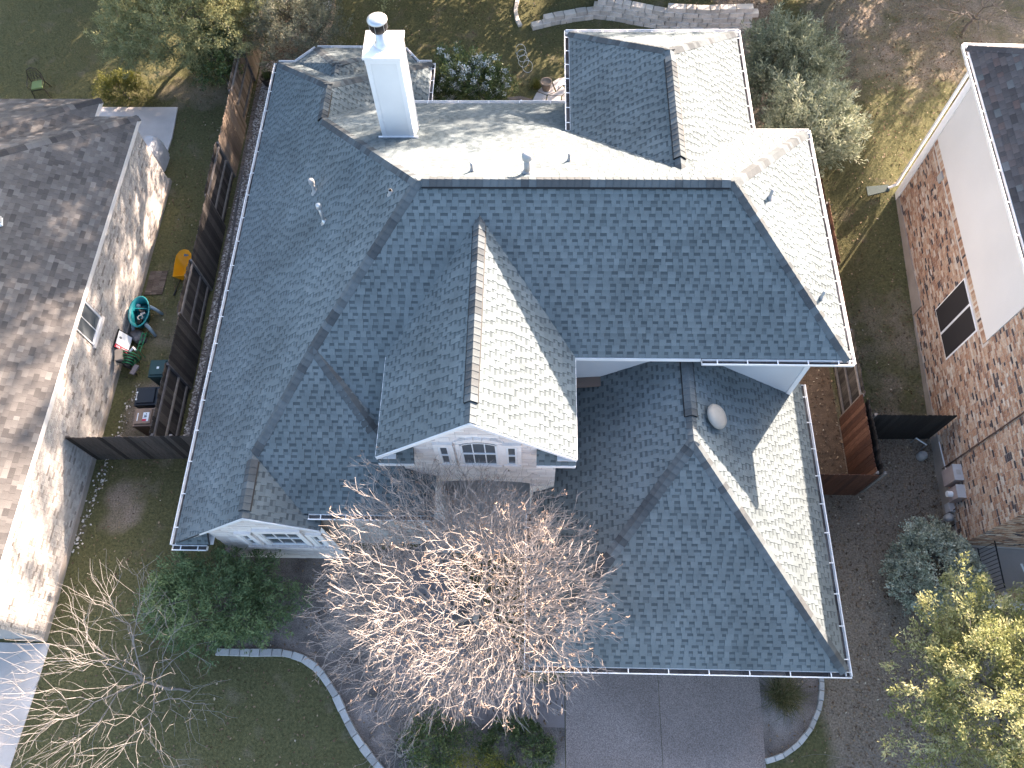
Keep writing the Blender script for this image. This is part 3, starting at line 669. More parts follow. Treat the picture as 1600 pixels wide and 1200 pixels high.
# cornice returns at the gable feet
for xa, xb in ((-3.46, -2.66), (0.10, 0.98)):
    cr = obj("cornice_return", MB().extrude([(xa, 5.86, 5.70), (xb, 5.86, 5.70), (xb, YG - 0.01, 6.02), (xa, YG - 0.01, 6.02)], (0, 0, -0.12)), M_DECK, house)
    ps = shingles([(xa, 5.86, 5.705), (xb, 5.86, 5.705), (xb, YG - 0.01, 6.025), (xa, YG - 0.01, 6.025)], X, STY, rg2)
    bb = BASE[cr]
    for mb, s, c in ps: put("shingle", mesh_mb("shingle", mb, c), M_SH, cr, c - bb)
    board((xa, 5.86, 5.70), (xb, 5.86, 5.70), (0, -1, 0), 0.12, 0.02)
# porch piers and soffit of the entry below the gable
obj("porch_slab", MB().bbox((-3.0, 5.2, -0.05), (0.4, 8.7, 0.14)), M_CONC, house)
obj("porch_pier", MB().bbox((-3.05, YG, 0), (-2.45, YG + 0.5, 3.35)), M_STONE, house); obj("porch_pier", MB().bbox((-0.05, YG, 0), (0.42, YG + 0.5, 3.35)), M_STONE, house)
ed = obj("front_door", MB().bbox((-1.8, 8.6, 0), (-0.7, 8.66, 2.4)), M_WOOD_R, house); obj("door_handle", MB().tube([(-0.82, 8.56, 1.0), (-0.82, 8.56, 1.2)], 0.02, 6), M_METAL, ed)

# left front stone gable wall
YS = 4.98
lpoly = [(-8.32, 0.0), (-5.22, 0.0), (-5.22, 3.70), (-6.70, 4.70), (-8.32, zL(-8.32) - 0.1)]
lwin = [(-6.94, -5.94, 1.78, 3.02), (-7.50, -7.28, 1.72, 2.72), (-5.66, -5.46, 1.70, 2.74)]
obj("gable_wall", MB().extrude([(x, YS + 0.2, z) for x, z in lpoly], (0, 0.35, 0)), M_MORTAR, house)
stone_left = obj("stone_face", MB().extrude([(x, YS + 0.012, z) for x, z in lpoly], (0, 0.012, 0)), M_MORTAR, house)
for mb, s, c in courses((0, YS, 0), X, lpoly, lwin, lambda r: r.choice([0.11, 0.14, 0.19]), lambda r: r.uniform(0.25, 0.62), 0.007, 0.0, (0, -1, 0), rg2, (0, 1), 0.006):
    put("stone", mesh_mb("stone", mb, c), M_STONE, stone_left, c - BASE[stone_left])
for (x0, x1, z0, z1), ar, cl in zip(lwin, (0.12, 0, 0), (3, 1, 1)):
    window(house, (x0, YS - 0.04, z0), X, (0, -1, 0), x1 - x0, z1 - z0, ar, cl, 2, 0.03)
    obj("lintel_cover", MB().bbox((x0 - 0.11, YS - 0.072, z1 - (0.06 if ar else 0.002)), (x1 + 0.11, YS + 0.012, z1 + 0.13), 0.9), M_STONE, house)  # same cover stone put over the left gable's windows
    obj("stone_surround", MB().bbox((x0 - 0.11, YS - 0.07, z0 - 0.004), (x0 - 0.004, YS + 0.01, z1 - (0.1 if ar else -0.06)), 0.9).bbox((x1 + 0.004, YS - 0.07, z0 - 0.004), (x1 + 0.11, YS + 0.01, z1 - (0.1 if ar else -0.06)), 0.9), M_STONE, house)
sill = obj("sill_course", MB().bbox((-7.62, YS - 0.09, 1.42), (-5.32, YS + 0.01, 1.46)), M_STONE, house)
x = -7.62
while x < -5.36:
    w_ = rg2.uniform(0.07, 0.10); c = Vector((x + w_ / 2, YS - 0.05, 1.555)); put("stone", mesh_mb("stone", MB().box(c, (w_ - 0.008, 0.10, 0.18), 0, rg2.uniform(0, 0.5)), c), M_STONE, sill, c - BASE[sill]); x += w_
cr = obj("cornice_return", MB().extrude([(-9.22, 4.74, 2.46), (-8.36, 4.74, 2.46), (-8.36, YS, 2.72), (-9.0, YS, 2.72)], (0, 0, -0.12)), M_DECK, house)
for mb, s, c in shingles([(-9.22, 4.74, 2.465), (-8.36, 4.74, 2.465), (-8.36, YS, 2.725), (-9.0, YS, 2.725)], X, STY, rg2): put("shingle", mesh_mb("shingle", mb, c), M_SH, cr, c - BASE[cr])

# chimney
ch = MB(); cx0, cx1, cy0, cy1, cz = -4.08, -3.26, 14.87, 15.70, 9.02
ch.bbox((cx0, cy0, 5.0), (cx1, cy1, cz))
chim = obj("chimney", ch, mat("chimney_white", [(0.70, 0.705, 0.71)], 0.6, 0.05, 1.5), house)
for (x, y) in ((cx0, cy0), (cx1, cy0), (cx0, cy1), (cx1, cy1)):
    sx, sy = (1 if x == cx0 else -1), (1 if y == cy0 else -1)
    obj("corner_trim", MB().bbox((min(x - 0.018 * sx, x + 0.09 * sx), y - 0.018 * sy if sy > 0 else y, 5.4), (max(x - 0.018 * sx, x + 0.09 * sx), y if sy > 0 else y + 0.018, cz - 0.14)), M_WHITE, chim)
obj("base_flashing", MB().bbox((cx0 - 0.12, cy0 - 0.05, 6.30), (cx1 + 0.12, cy0 - 0.006, 6.46)), M_WHITE, chim)
obj("frieze_board", MB().bbox((cx0 - 0.025, cy0 - 0.022, cz - 0.17), (cx1 + 0.025, cy1 + 0.022, cz - 0.03)), M_WHITE, chim)
obj("chimney_cap", MB().bbox((cx0 - 0.06, cy0 - 0.06, cz - 0.03), (cx1 + 0.06, cy1 + 0.06, cz + 0.03)), M_WHITE, chim)
fc = (-3.70, 15.28, cz + 0.03)
obj("flue", MB().lathe(fc, [(0.20, 0), (0.17, 0.09), (0.125, 0.12), (0.12, 0.44)], 18), M_METAL, chim, True)
obj("flue_screen", MB().lathe((fc[0], fc[1], fc[2] + 0.42), [(0.19, 0), (0.205, 0.02), (0.205, 0.25), (0.19, 0.26)], 20), M_BLACK, chim, True)
for k in range(6):
    a_ = k * math.pi / 3 + 0.3; obj("screen_rib", MB().tube([(fc[0] + 0.212 * math.cos(a_), fc[1] + 0.212 * math.sin(a_), fc[2] + 0.42), (fc[0] + 0.212 * math.cos(a_), fc[1] + 0.212 * math.sin(a_), fc[2] + 0.68)], 0.006, 4), M_METAL, chim)
obj("flue_cap", MB().lathe((fc[0], fc[1], fc[2] + 0.67), [(0.24, 0.0), (0.24, 0.03), (0.16, 0.07), (0.05, 0.10), (0.0, 0.10)], 20), M_METAL, chim, True)

# roof pipes, boots and vents
def vent_pipe(x, y, z, h, r, cap=False, m=M_VENT, lean=(0, 0)):
    t = obj("vent_pipe", MB().tube([(x, y, z - 0.1), (x + lean[0], y + lean[1], z + h)], r, 10), m, house, True)
    obj("pipe_boot", MB().lathe((x, y, z - 0.12), [(r * 2.6, 0.06), (r * 1.6, 0.14), (r * 1.1, 0.24)], 10), m, t, True)
    if cap: obj("pipe_cap", MB().lathe((x + lean[0], y + lean[1], z + h - 0.06), [(r * 1.55, 0), (r * 1.65, 0.05), (r * 1.5, 0.14), (r * 0.6, 0.17)], 12), m, t, True)
vent_pipe(-1.46, 12.21, zRe(12.21), 0.28, 0.035); vent_pipe(-0.18, 12.10, zRe(12.10), 0.55, 0.075, True); vent_pipe(0.82, 12.96, zRe(12.96), 0.26, 0.035)
vent_pipe(5.37, 15.25, zRe(15.25), 0.30, 0.035); vent_pipe(5.48, 11.83, ZR - mR * (5.48 - XB), 0.32, 0.04); vent_pipe(6.70, 9.75, ZR - mR * (6.70 - XB), 0.30, 0.035)
vent_pipe(-5.48, 12.42, zL(-5.48), 0.62, 0.045, True, M_METAL); vent_pipe(-6.05, 13.85, zL(-6.05), 0.40, 0.05, True); vent_pipe(-3.36, 11.75, zL(-3.36), 0.12, 0.04)
# round attic ventilator on the garage roof
nv = Vector(nGr).normalized(); cv = Vector((4.26, 7.28, ZG + 0.7555 * (7.37 - 4.26)))
ua = Vector((0, 1, 0)); va = nv.cross(ua)
dm = MB(); sides = 20; prof = [(0.16, 0.0), (0.16, 0.10), (0.31, 0.12), (0.32, 0.15), (0.29, 0.20), (0.20, 0.245), (0.08, 0.262), (0.0, 0.264)]
for (r, h) in prof:
    for j in range(sides):
        th = 2 * math.pi * j / sides; dm.v.append(tuple(cv + ua * (r * math.cos(th)) + va * (r * math.sin(th)) + nv * h))
for k in range(len(prof) - 1):
    for j in range(sides):
        a_, b__ = k * sides + j, k * sides + (j + 1) % sides; dm.f.append((a_, b__, b__ + sides, a_ + sides)); dm.t.append(0.5)
dome = obj("attic_fan_dome", dm, mat("dome_paint", [(0.30, 0.28, 0.25)], 0.4, 0.06, 6), house, True)

# ------------------------------------------------------------------ left neighbour
lh = thing("neighbour_house", "low pale brick house with brown grey roof left of the fence", "house", (-16, 10, 0))
LP = [
    ([(-13.35, 2.3, 2.95), (-13.35, 19.05, 2.95), (-20.35, 12.05, 6.45), (-20.35, 2.3, 6.45)], Y),
    ([(-13.35, 19.05, 2.95), (-20.35, 12.05, 6.45), (-21.85, 12.05, 6.45), (-14.85, 19.05, 2.95)], X),
    ([(-14.85, 19.0, 2.95), (-14.85, 19.85, 2.95), (-21.85, 12.85, 6.45), (-21.85, 12.0, 6.45)], Y),
    ([(-14.85, 19.85, 2.95), (-30, 19.85, 2.95), (-30, 12.85, 6.45), (-21.85, 12.85, 6.45)], X),
    ([(-20.35, 2.3, 6.45), (-20.35, 12.05, 6.45), (-21.85, 12.85, 6.45), (-30, 12.85, 6.45), (-30, 2.3, 1.6)], Y)]
dk = MB()
for pl, e in LP: dk.extrude([(p[0], p[1], p[2] - 0.002) for p in pl], (0, 0, -0.1))
lroof = obj("roof", dk, M_DECK, lh)
LST = dict(e=0.142, tooth=(0.12, 0.28), gap=(0.15, 0.3), slit=0.002, alt=False, th=0.006)
class WideGauss(random.Random):
    def gauss(s, m=0.0, sd=1.0): return super().gauss(0.52, 0.20)
rgl = WideGauss(21); pcs = []
for pl, e in LP[:4]: pcs += shingles(pl, e, LST, rgl)
emit_pieces(pcs, "shingle", M_SHL, lroof, 300, "shingle_field")
n5 = lambda a, b: Vector((a, b, 1)).normalized(); pcs = []
pcs += caps((-13.35, 19.05, 2.95), (-20.35, 12.05, 6.45), n5(0.5, 0), n5(0, 0.5), rgl, 0.18, 0.16, tscale=0.7); pcs += caps((-14.85, 19.85, 2.95), (-21.85, 12.85, 6.45), n5(0.5, 0), n5(0, 0.5), rgl, 0.18, 0.16, tscale=0.7)
emit_pieces(pcs, "ridge_cap", M_SHL, lroof, 300, "ridge_cap_row")
for p, q, n in (((-13.35, 2.3, 2.945), (-13.35, 19.05, 2.945), (1, 0, 0)), ((-13.35, 19.05, 2.945), (-14.85, 19.05, 2.945), (0, 1, 0)), ((-14.85, 19.05, 2.945), (-14.85, 19.85, 2.945), (1, 0, 0)), ((-14.85, 19.85, 2.945), (-30, 19.85, 2.945), (0, 1, 0))):
    board(p, q, n, 0.15, 0.02, lh, "fascia", M_STUCCO)
lw = obj("wall", MB().bbox((-21, 2.6, 0), (-13.50, 18.75, 2.85)), M_MORTAR, lh)
obj("wall", MB().bbox((-29, 12.0, 0), (-15.2, 19.5, 2.84)), M_MORTAR, lh)
obj("foundation", MB().bbox((-14.2, 2.55, -0.1), (-13.40, 18.8, 0.20)), M_FOUND, lh)
wy0, wy1, wz0, wz1 = 10.99, 11.98, 1.66, 2.70
pcs = courses((-13.497, 0, 0), Y, [(2.6, 0.2), (18.75, 0.2), (18.75, 2.85), (2.6, 2.85)], [(wy0 - 0.02, wy1 + 0.02, wz0 - 0.02, wz1 + 0.02)], 0.074, lambda r: r.choice([0.2, 0.2, 0.1]), 0.009, 0.045, (1, 0, 0), random.Random(9), (0, 1), 0.003)
emit_pieces(pcs, "brick", M_PALEBRICK, lw, 300, "brick_field")
window(lh, (-13.44, wy0, wz0), Y, (1, 0, 0), wy1 - wy0, wz1 - wz0, 0, 2, 1, 0.05)
obj("window_sill", MB().bbox((-13.50, wy0 - 0.06, wz0 - 0.09), (-13.39, wy1 + 0.06, wz0 - 0.025)), M_STUCCO, lh)
lv = obj("roof_vent", MB().box((-15.72, 13.7, 2.95 + 0.5 * 2.37 + 0.07), (0.30, 0.30, 0.14), 0.3, 0.5, 0.75), M_WHITE, lh); obj("vent_hood", MB().box((-15.66, 13.72, 2.95 + 0.5 * 2.3 + 0.17), (0.22, 0.24, 0.06), 0.3, 0.5, 0.8), M_METAL, lv)

# ------------------------------------------------------------------ right neighbour
RA_ = math.atan(0.035); RU = Vector((math.sin(RA_), math.cos(RA_), 0)); RWv = Vector((math.cos(RA_), -math.sin(RA_), 0)); RO = Vector((12.0, 6.0, 0))
def RP(u, w, z): return tuple(RO + RU * u + RWv * w + Vector((0, 0, z)))
rh = thing("brick_house", "two storey red brick house with white upper wall on the right", "house", RP(5, 4, 0))
def rbox(u0, u1, w0, w1, z0, z1, t=0.5): return MB().extrude([RP(u0, w0, z0), RP(u0, w1, z0), RP(u1, w1, z0), RP(u1, w0, z0)], (0, 0, z1 - z0), t)
rw = obj("wall", rbox(-0.45, 11.6, 0.012, 9.5, -0.3, 6.45), M_MORTARB, rh)
obj("wall", rbox(-4.5, -0.46, 2.6, 9.5, 0, 6.4), M_MORTARB, rh)
obj("stucco_panel", rbox(4.24, 11.36, -0.02, 0.02, 3.78, 6.5), M_STUCCO, rh)
obj("corner_trim", rbox(11.37, 11.66, -0.035, 0.2, 0.2, 6.5), M_WHITE, rh)
obj("foundation", rbox(7.02, 11.62, -0.03, 0.3, -0.4, 1.04), M_FOUND, rh); obj("foundation", rbox(-0.5, 7.0, -0.03, 0.3, -0.4, 0.50), M_FOUND, rh)
pc0 = lambda z, u: [(u[0], z[0]), (u[1], z[0]), (u[1], z[1]), (u[0], z[1])]
win = (4.75, 6.42, 1.77, 3.43)
rb = random.Random(31)
class BrickR(random.Random):
    def uniform(s, a, b):
        if (a, b) == (0, 1):
            v = super().random(); return v * 1.0 if v > 0.15 else super().random() * 0.15
        return super().uniform(a, b)
rb = BrickR(31)
org = Vector(RP(0, 0, 0))
pcs = courses(org, RU, [(-0.45, 0.5), (7.0, 0.5), (7.0, 1.04), (11.36, 1.04), (11.36, 3.77), (4.23, 3.77), (4.23, 6.45), (-0.45, 6.45)], [(win[0] - 0.03, win[1] + 0.03, win[2] - 0.03, win[3] + 0.03), (4.15, 11.4, 3.56, 3.78)], 0.077, lambda r: 0.212 if r.random() < 0.85 else 0.105, 0.014, 0.0, -RWv, rb, (0, 1), 0.004)
# soldier course under the white panel
x = 4.24
while x < 11.35:
    l = 0.066; cell = [RP(x, 0, 3.57), RP(x + l, 0, 3.57), RP(x + l, 0, 3.77), RP(x, 0, 3.77)]; t = rb.uniform(0, 1); tp = [Vector(c) - RWv * 0.008 for c in cell]; bt = [p + RWv * 0.014 for p in tp]
    c = sum(tp, Vector()) / 4; dd = CAMP - c
    pcs.append((MB().raw([tuple(v) for v in tp + bt], [(0, 1, 2, 3), (0, 4, 5, 1), (1, 5, 6, 2), (2, 6, 7, 3), (3, 7, 4, 0)], t), 0.013 * max(0, (-RWv).dot(dd.normalized())) / dd.length_squared, c)); x += 0.075
emit_pieces(pcs, "brick", M_BRICK, rw, 300, "brick_field")
pcs2 = courses(Vector(RP(-0.458, 0, 0)), RWv, [(0.0, 0.5), (2.6, 0.5), (2.6, 2.2), (0.9, 2.2), (0.9, 6.4), (0.0, 6.4)], [], 0.075, lambda r: 0.203, 0.010, 0.0, -RU, rb, (0, 1), 0.004)
for mb, s_, c in pcs2[1:]: pcs2[0][0].raw(mb.v, mb.f, mb.t)
obj("brick_return", pcs2[0][0], M_BRICK, rw, kind="stuff")
# screened window
wn_ = obj("window", rbox(win[0] - 0.03, win[1] + 0.03, -0.015, 0.03, win[2] - 0.03, win[3] + 0.03), M_WHITE, rh)
um = (win[0] + win[1]) / 2
obj("insect_screen", rbox(win[0] + 0.02, um - 0.045, -0.028, -0.014, win[2] + 0.01, win[3] - 0.01), M_SCREEN, wn_); obj("insect_screen", rbox(um + 0.045, win[1] - 0.02, -0.028, -0.014, win[2] + 0.01, win[3] - 0.01), M_SCREEN, wn_)
obj("mullion", rbox(um - 0.012, um + 0.012, -0.035, -0.014, win[2], win[3]), M_WHITE, wn_)
obj("wall_vent", rbox(9.95, 10.2, -0.05, 0.01, 3.35, 3.62), M_VENT, rh)
# roof: steep hip, eaves 0.4 m out
e0 = 6.63; w_e = -0.4; ub, uf = 12.0, -5.0; rw_ = 10.0; mid = (w_e + rw_) / 2; pr = 0.78; hr = e0 + pr * (mid - w_e)
RPL = [([RP(uf, w_e, e0), RP(ub, w_e, e0), RP(ub - (mid - w_e), mid, hr), RP(uf + (mid - w_e), mid, hr)], RU),
       ([RP(ub, w_e, e0), RP(ub, rw_, e0), RP(ub - (mid - w_e), mid, hr)], RWv), ([RP(uf, w_e, e0), RP(uf, rw_, e0), RP(uf + (mid - w_e), mid, hr)], RWv),
       ([RP(uf, rw_, e0), RP(ub, rw_, e0), RP(ub - (mid - w_e), mid, hr), RP(uf + (mid - w_e), mid, hr)], RU)]
dk = MB()
for pl, e in RPL: dk.extrude([(p[0], p[1], p[2] - 0.002) for p in pl], (0, 0, -0.12))
rroof = obj("roof", dk, M_DECK, rh)
pcs = []
for pl, e in RPL[:3]: pcs += shingles(pl, e, dict(e=0.145, tooth=(0.14, 0.32), gap=(0.1, 0.25), slit=0.002, alt=False, th=0.010), rgl)
emit_pieces(pcs, "shingle", M_SHR, rroof, 300, "shingle_field")
pcs = caps(RP(ub, w_e, e0), RP(ub - (mid - w_e), mid, hr), -RWv * pr + Vector((0, 0, 1)), RU * pr + Vector((0, 0, 1)), rgl, 0.18, 0.16, tscale=0.5)
emit_pieces(pcs, "ridge_cap", M_SHR, rroof, 300, "ridge_cap_row")
gutter(RP(uf, w_e, e0), RP(ub + 0.1, w_e, e0), -RWv, rh, 1.0); gutter(RP(ub, w_e - 0.1, e0), RP(ub, rw_, e0), RU, rh, 1.2)
obj("soffit", rbox(uf, ub, w_e, 0.02, e0 - 0.16, e0 - 0.13), M_WHITE, rh)
obj("floodlight", MB().lathe(RP(11.75, -0.25, 6.2), [(0.05, -0.02), (0.11, 0.05), (0.12, 0.16), (0.05, 0.2)], 12), M_WHITE, rh, True)
# downspout and its green extension at the back corner
ds = obj("downspout", MB().tube([RP(11.75, -0.32, 6.4), RP(11.75, -0.10, 6.1), RP(11.75, -0.10, 1.2), RP(11.75, -0.30, 1.02)], 0.05, 4), M_WHITE, rh)
obj("splash_tray", MB().extrude([RP(11.62, -0.28, 0.98), RP(11.88, -0.28, 0.98), RP(11.92, -0.95, 0.80), RP(11.52, -0.95, 0.80)], (0, 0, 0.05)), mat("dark_green_plastic", [(0.035, 0.055, 0.052)], 0.5), ds)
# meters and conduits
obj("conduit", MB().tube([RP(1.80, -0.04, 0.45), RP(1.80, -0.04, 6.4)], 0.022, 6), mat("brown_conduit", [(0.10, 0.065, 0.055)], 0.6), rh)
M_BOX = mat("meter_box_paint", [(0.0, (0.36, 0.27, 0.24)), (1.0, (0.40, 0.40, 0.42))], 0.6, 0.1, 5)
bx = obj("meter_box", rbox(1.15, 1.60, -0.24, -0.0, 0.72, 1.34, 0.2), M_BOX, rh); obj("box_lid", rbox(1.14, 1.61, -0.25, 0.0, 1.342, 1.37, 1.0), M_BOX, bx); obj("label_plate", rbox(1.30, 1.44, -0.18, -0.06, 1.371, 1.376), M_VENT, bx)
bx = obj("meter_box", rbox(0.66, 1.02, -0.22, 0.0, 0.78, 1.28, 0.2), M_BOX, rh); obj("box_lid", rbox(0.65, 1.03, -0.23, 0.0, 1.282, 1.31, 1.0), M_BOX, bx)
obj("meter_dial", MB().tube([RP(0.84, -0.22, 1.0), RP(0.84, -0.36, 1.0)], 0.085, 14), M_WHITE, bx)
obj("junction_box", rbox(0.46, 0.72, -0.16, 0.0, 0.38, 0.62, 1.0), M_BOX, rh)
gmeter = obj("gas_meter", MB().lathe(RP(0.28, -0.2, 0.42), [(0.09, 0), (0.12, 0.06), (0.12, 0.22), (0.06, 0.28)], 12, 1.0), M_VENT, rh, True); obj("pipe", MB().tube([RP(0.28, -0.2, 0.1), RP(0.28, -0.2, 0.45)], 0.02, 6), M_VENT, gmeter)
for du in (0.0, 0.22, 0.4): obj("pipe", MB().tube([RP(0.5 - du, -0.06, 0.05), RP(0.5 - du, -0.06, 0.75 - du * 0.5)], 0.014, 5), M_BLACK, rh)
wp = obj("water_pipe", MB().tube([RP(2.75, -0.62, 0.05), RP(2.75, -0.62, 0.42), RP(2.55, -0.35, 0.42), RP(2.55, -0.35, 0.05)], 0.025, 6), M_METAL, rh); obj("valve_box", MB().lathe(RP(2.3, -0.4, 0.0), [(0.14, 0), (0.14, 0.22), (0.09, 0.3)], 10), M_VENT, wp)
obj("pipe", MB().tube([RP(2.6, -0.04, 0.55), RP(1.6, -0.04, 0.62)], 0.018, 6), M_WHITE, rh)
# front porch with railing
obj("porch_slab", rbox(-1.75, -0.46, 0.25, 4.0, 0.0, 0.28), M_CONC, rh)
lowwall = obj("low_wall", rbox(-1.95, -1.78, 0.3, 4.0, 0, 0.62), M_MORTARB, rh)
x = 0.3
while x < 3.9:
    c = Vector(RP(-1.865, x + 0.045, 0.65)); put("brick", mesh_mb("brick", MB().box(c, (0.075, 0.2, 0.07), -RA_, rb.uniform(0.2, 1)), c), M_BRICK, lowwall, c - BASE[lowwall]); x += 0.085
obj("wall_cap", rbox(-2.12, -1.98, 0.2, 4.0, 0.30, 0.42), M_STUCCO, rh)
rail = obj("railing", MB().tube([RP(-0.5, 0.55, 1.22), RP(-1.76, 0.55, 1.22)], 0.022, 4).tube([RP(-0.5, 0.55, 0.36), RP(-1.76, 0.55, 0.36)], 0.018, 4), M_BLACK, rh)
for k in range(12):
    u_ = -0.55 - k * 0.108; obj("baluster", MB().tube([RP(u_, 0.55, 0.36), RP(u_, 0.55, 1.22)], 0.009, 4), M_BLACK, rail)
obj("porch_beam", rbox(-0.62, -0.47, 0.9, 4.0, 2.25, 2.55), M_STUCCO, rh)
obj("porch_chair_arm", MB().tube([RP(-1.0, 1.35, 0.85), RP(-1.5, 1.45, 0.85), RP(-1.55, 1.45, 0.3)], 0.03, 6), M_WHITE, rh)

# ------------------------------------------------------------------ fences
def fence(name, label, p, q, h, mats, near, panels, parent=None, pick=0.14, z0=0.0, rails=True, tint=(0, 1), cap=0.0):
    """board fence from p to q; near = unit normal of its front; panels = list of (t0,t1,side) where the pickets sit in front (+1) or behind (-1) the rails"""
    p, q, nr = Vector((*p, 0)), Vector((*q, 0)), Vector((*near, 0)).normalized(); d = q - p; Ln = d.length; d.normalize(); rz = math.atan2(d.y, d.x)
    f = thing(name, label, "fence", (p + q) / 2); rf = random.Random(hash(label) % 1000 if False else len(label) * 7 + int(Ln * 10))
    var = {}
    for (t0, t1, side, mi) in panels:
        m = mats[mi]; n_ = max(1, round((t1 - t0) / pick)); w = (t1 - t0) / n_
        for i in range(n_):
            c = p + d * (t0 + (i + 0.5) * w) + nr * (0.045 * side); key = (mi, side, rf.randrange(8))
            if key not in var:
                t = rf.uniform(*tint); hh = h + rf.uniform(-0.025, 0.02); mb = MB(); ww = w - 0.006; th = 0.018
                # dog-eared picket
                prof = [(-ww / 2, 0), (ww / 2, 0), (ww / 2, hh - 0.03), (ww / 2 - 0.03, hh), (-ww / 2 + 0.03, hh), (-ww / 2, hh - 0.03)]
                a = rf.uniform(-0.003, 0.003)
                mb.extrude([(x * math.cos(rz) - (-th / 2 + a * y) * math.sin(rz), x * math.sin(rz) + (-th / 2 + a * y) * math.cos(rz), y) for x, y in prof], (-math.sin(rz) * th, math.cos(rz) * th, 0), t)
                me = mesh_mb("picket", mb); me.materials.append(m); var[key] = me
            put("picket", var[key], m, f, Vector((c.x, c.y, z0 + rf.uniform(-0.01, 0.015))) - BASE[f])
        if rails:
            for zz in (0.28, h * 0.5, h - 0.22):
                a, b = p + d * (t0 + 0.01), p + d * (t1 - 0.01); mid_ = (a + b) / 2
                o = obj("rail", MB().box((mid_.x, mid_.y, z0 + zz), ((b - a).length, 0.04, 0.085), rz, rf.random()), M_RAIL, f, origin=(mid_.x, mid_.y, z0 + zz))
        c = p + d * t0 - nr * (0.0) ; obj("post", MB().box((c.x, c.y, z0 + (h - 0.05) / 2 - 0.1), (0.085, 0.085, h + 0.1), rz, rf.random()), M_RAIL, f, origin=(c.x, c.y, z0))
    return f
# left side fence: panels alternate face and rail side, wood colour painted sunlit-pale at the back, shade-dark in front
def alt(cuts, first, mi): return [(a, b, first * (1 if i % 2 == 0 else -1), mi[i]) for i, (a, b) in enumerate(zip(cuts[:-1], cuts[1:]))]
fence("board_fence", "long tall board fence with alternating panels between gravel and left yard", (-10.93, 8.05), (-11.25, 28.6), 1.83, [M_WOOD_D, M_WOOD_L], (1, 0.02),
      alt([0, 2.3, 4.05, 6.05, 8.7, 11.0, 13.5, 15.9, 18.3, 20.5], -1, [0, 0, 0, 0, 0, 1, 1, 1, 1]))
fence("board_fence", "dark board fence across the side yard from left house to blue grey roof", (-13.38, 7.95), (-8.8, 8.08), 1.83, [M_WOOD_D], (0, -1), [(0, 1.5, 1, 0), (1.5, 3.0, 1, 0), (3.0, 4.55, 1, 0)], pick=0.145)
fence("board_fence", "brown board fence along the right side of the house", (9.50, 7.2), (9.62, 21.5), 1.83, [M_WOOD_R, M_WOOD_D], (-1, 0), [(0, 2.35, 1, 0), (2.35, 4.5, -1, 1), (4.5, 6.9, 1, 0), (6.9, 9.3, -1, 0), (9.3, 11.8, 1, 0), (11.8, 14.3, -1, 0)])
fence("board_fence", "second dark fence line standing close behind the brown fence", (9.72, 7.2), (9.70, 9.4), 1.80, [M_WOOD_D], (-1, 0), [(0, 2.2, 1, 0)], rails=False)
fence("board_fence", "short reddish fence return between the house and brown fence corner", (6.95, 7.15), (9.60, 7.15), 1.80, [M_WOOD_R], (0, -1), [(0, 2.6, 1, 0)], tint=(0, 0.6))
fence("board_fence", "near black board fence between the brown fence and brick house", (9.78, 8.93), (12.02, 8.93), 1.85, [M_WOOD_D], (0, -1), [(0, 2.24, 1, 0)], tint=(0, 0.4))

# ------------------------------------------------------------------ stones, edging, retaining wall
def path_blocks(name, label, cat, pts, wd, hgt, lens, m, rg_, tint=(0, 1), gap=0.012, group=None, z=0.0, part="stone"):
    t = thing(name, label, cat, (pts[len(pts) // 2][0], pts[len(pts) // 2][1], 0), group)
    P_ = [Vector((*p, 0)) for p in pts]; seg = [0]
    for a, b in zip(P_[:-1], P_[1:]): seg.append(seg[-1] + (b - a).length)
    def at(s):
        for i in range(len(P_) - 1):
            if s <= seg[i + 1] or i == len(P_) - 2: return P_[i] + (P_[i + 1] - P_[i]) * ((s - seg[i]) / (seg[i + 1] - seg[i]))
    s = 0.0
    while s < seg[-1] - 0.08:
        l = min(lens(rg_), seg[-1] - s); a, b = at(s + gap / 2), at(s + l - gap / 2); d = (b - a); n = Vector((-d.y, d.x, 0)).normalized() * (wd / 2 * rg_.uniform(0.9, 1.08)); h = hgt * rg_.uniform(0.9, 1.1)
        n2 = n * 0.9; c = (a + b) / 2; dd = d.normalized() * 0.012
        vs_ = [a - n, b - n, b + n, a + n]; tp = [a - n2 + dd, b - n2 - dd, b + n2 - dd, a + n2 + dd]
        mb = MB().raw([(v.x, v.y, z - 0.05) for v in vs_] + [(v.x, v.y, z + h * 0.85) for v in vs_] + [(v.x, v.y, z + h) for v in tp],
                      [(0, 1, 5, 4), (1, 2, 6, 5), (2, 3, 7, 6), (3, 0, 4, 7), (4, 5, 9, 8), (5, 6, 10, 9), (6, 7, 11, 10), (7, 4, 8, 11), (8, 9, 10, 11)], rg_.uniform(*tint))
        put(part, mesh_mb(part, mb, (c.x, c.y, 0)), m, t, Vector((c.x, c.y, 0)) - BASE[t]); s += l
    return t
M_EDGE = mat("white_edging_stone", [(0.0, (0.30, 0.295, 0.29)), (1.0, (0.43, 0.425, 0.42))], 0.85, 0.15, 4, 0.12, 60, 0.2, 60)
M_RSTONE = mat("limestone_block", [(0.0, (0.42, 0.38, 0.34)), (1.0, (0.62, 0.57, 0.52))], 0.9, 0.2, 3, 0.15, 40, 0.3, 40)
re_ = random.Random(77)
path_blocks("stone_edging", "curved white stone edging between front lawn and mulch bed", "edging", EDGE_L, 0.19, 0.12, lambda r: r.uniform(0.26, 0.42), M_EDGE, re_)
path_blocks("stone_edging", "thin curved white stone edging right of the driveway", "edging", EDGE_R, 0.12, 0.10, lambda r: r.uniform(0.22, 0.30), M_EDGE, re_)
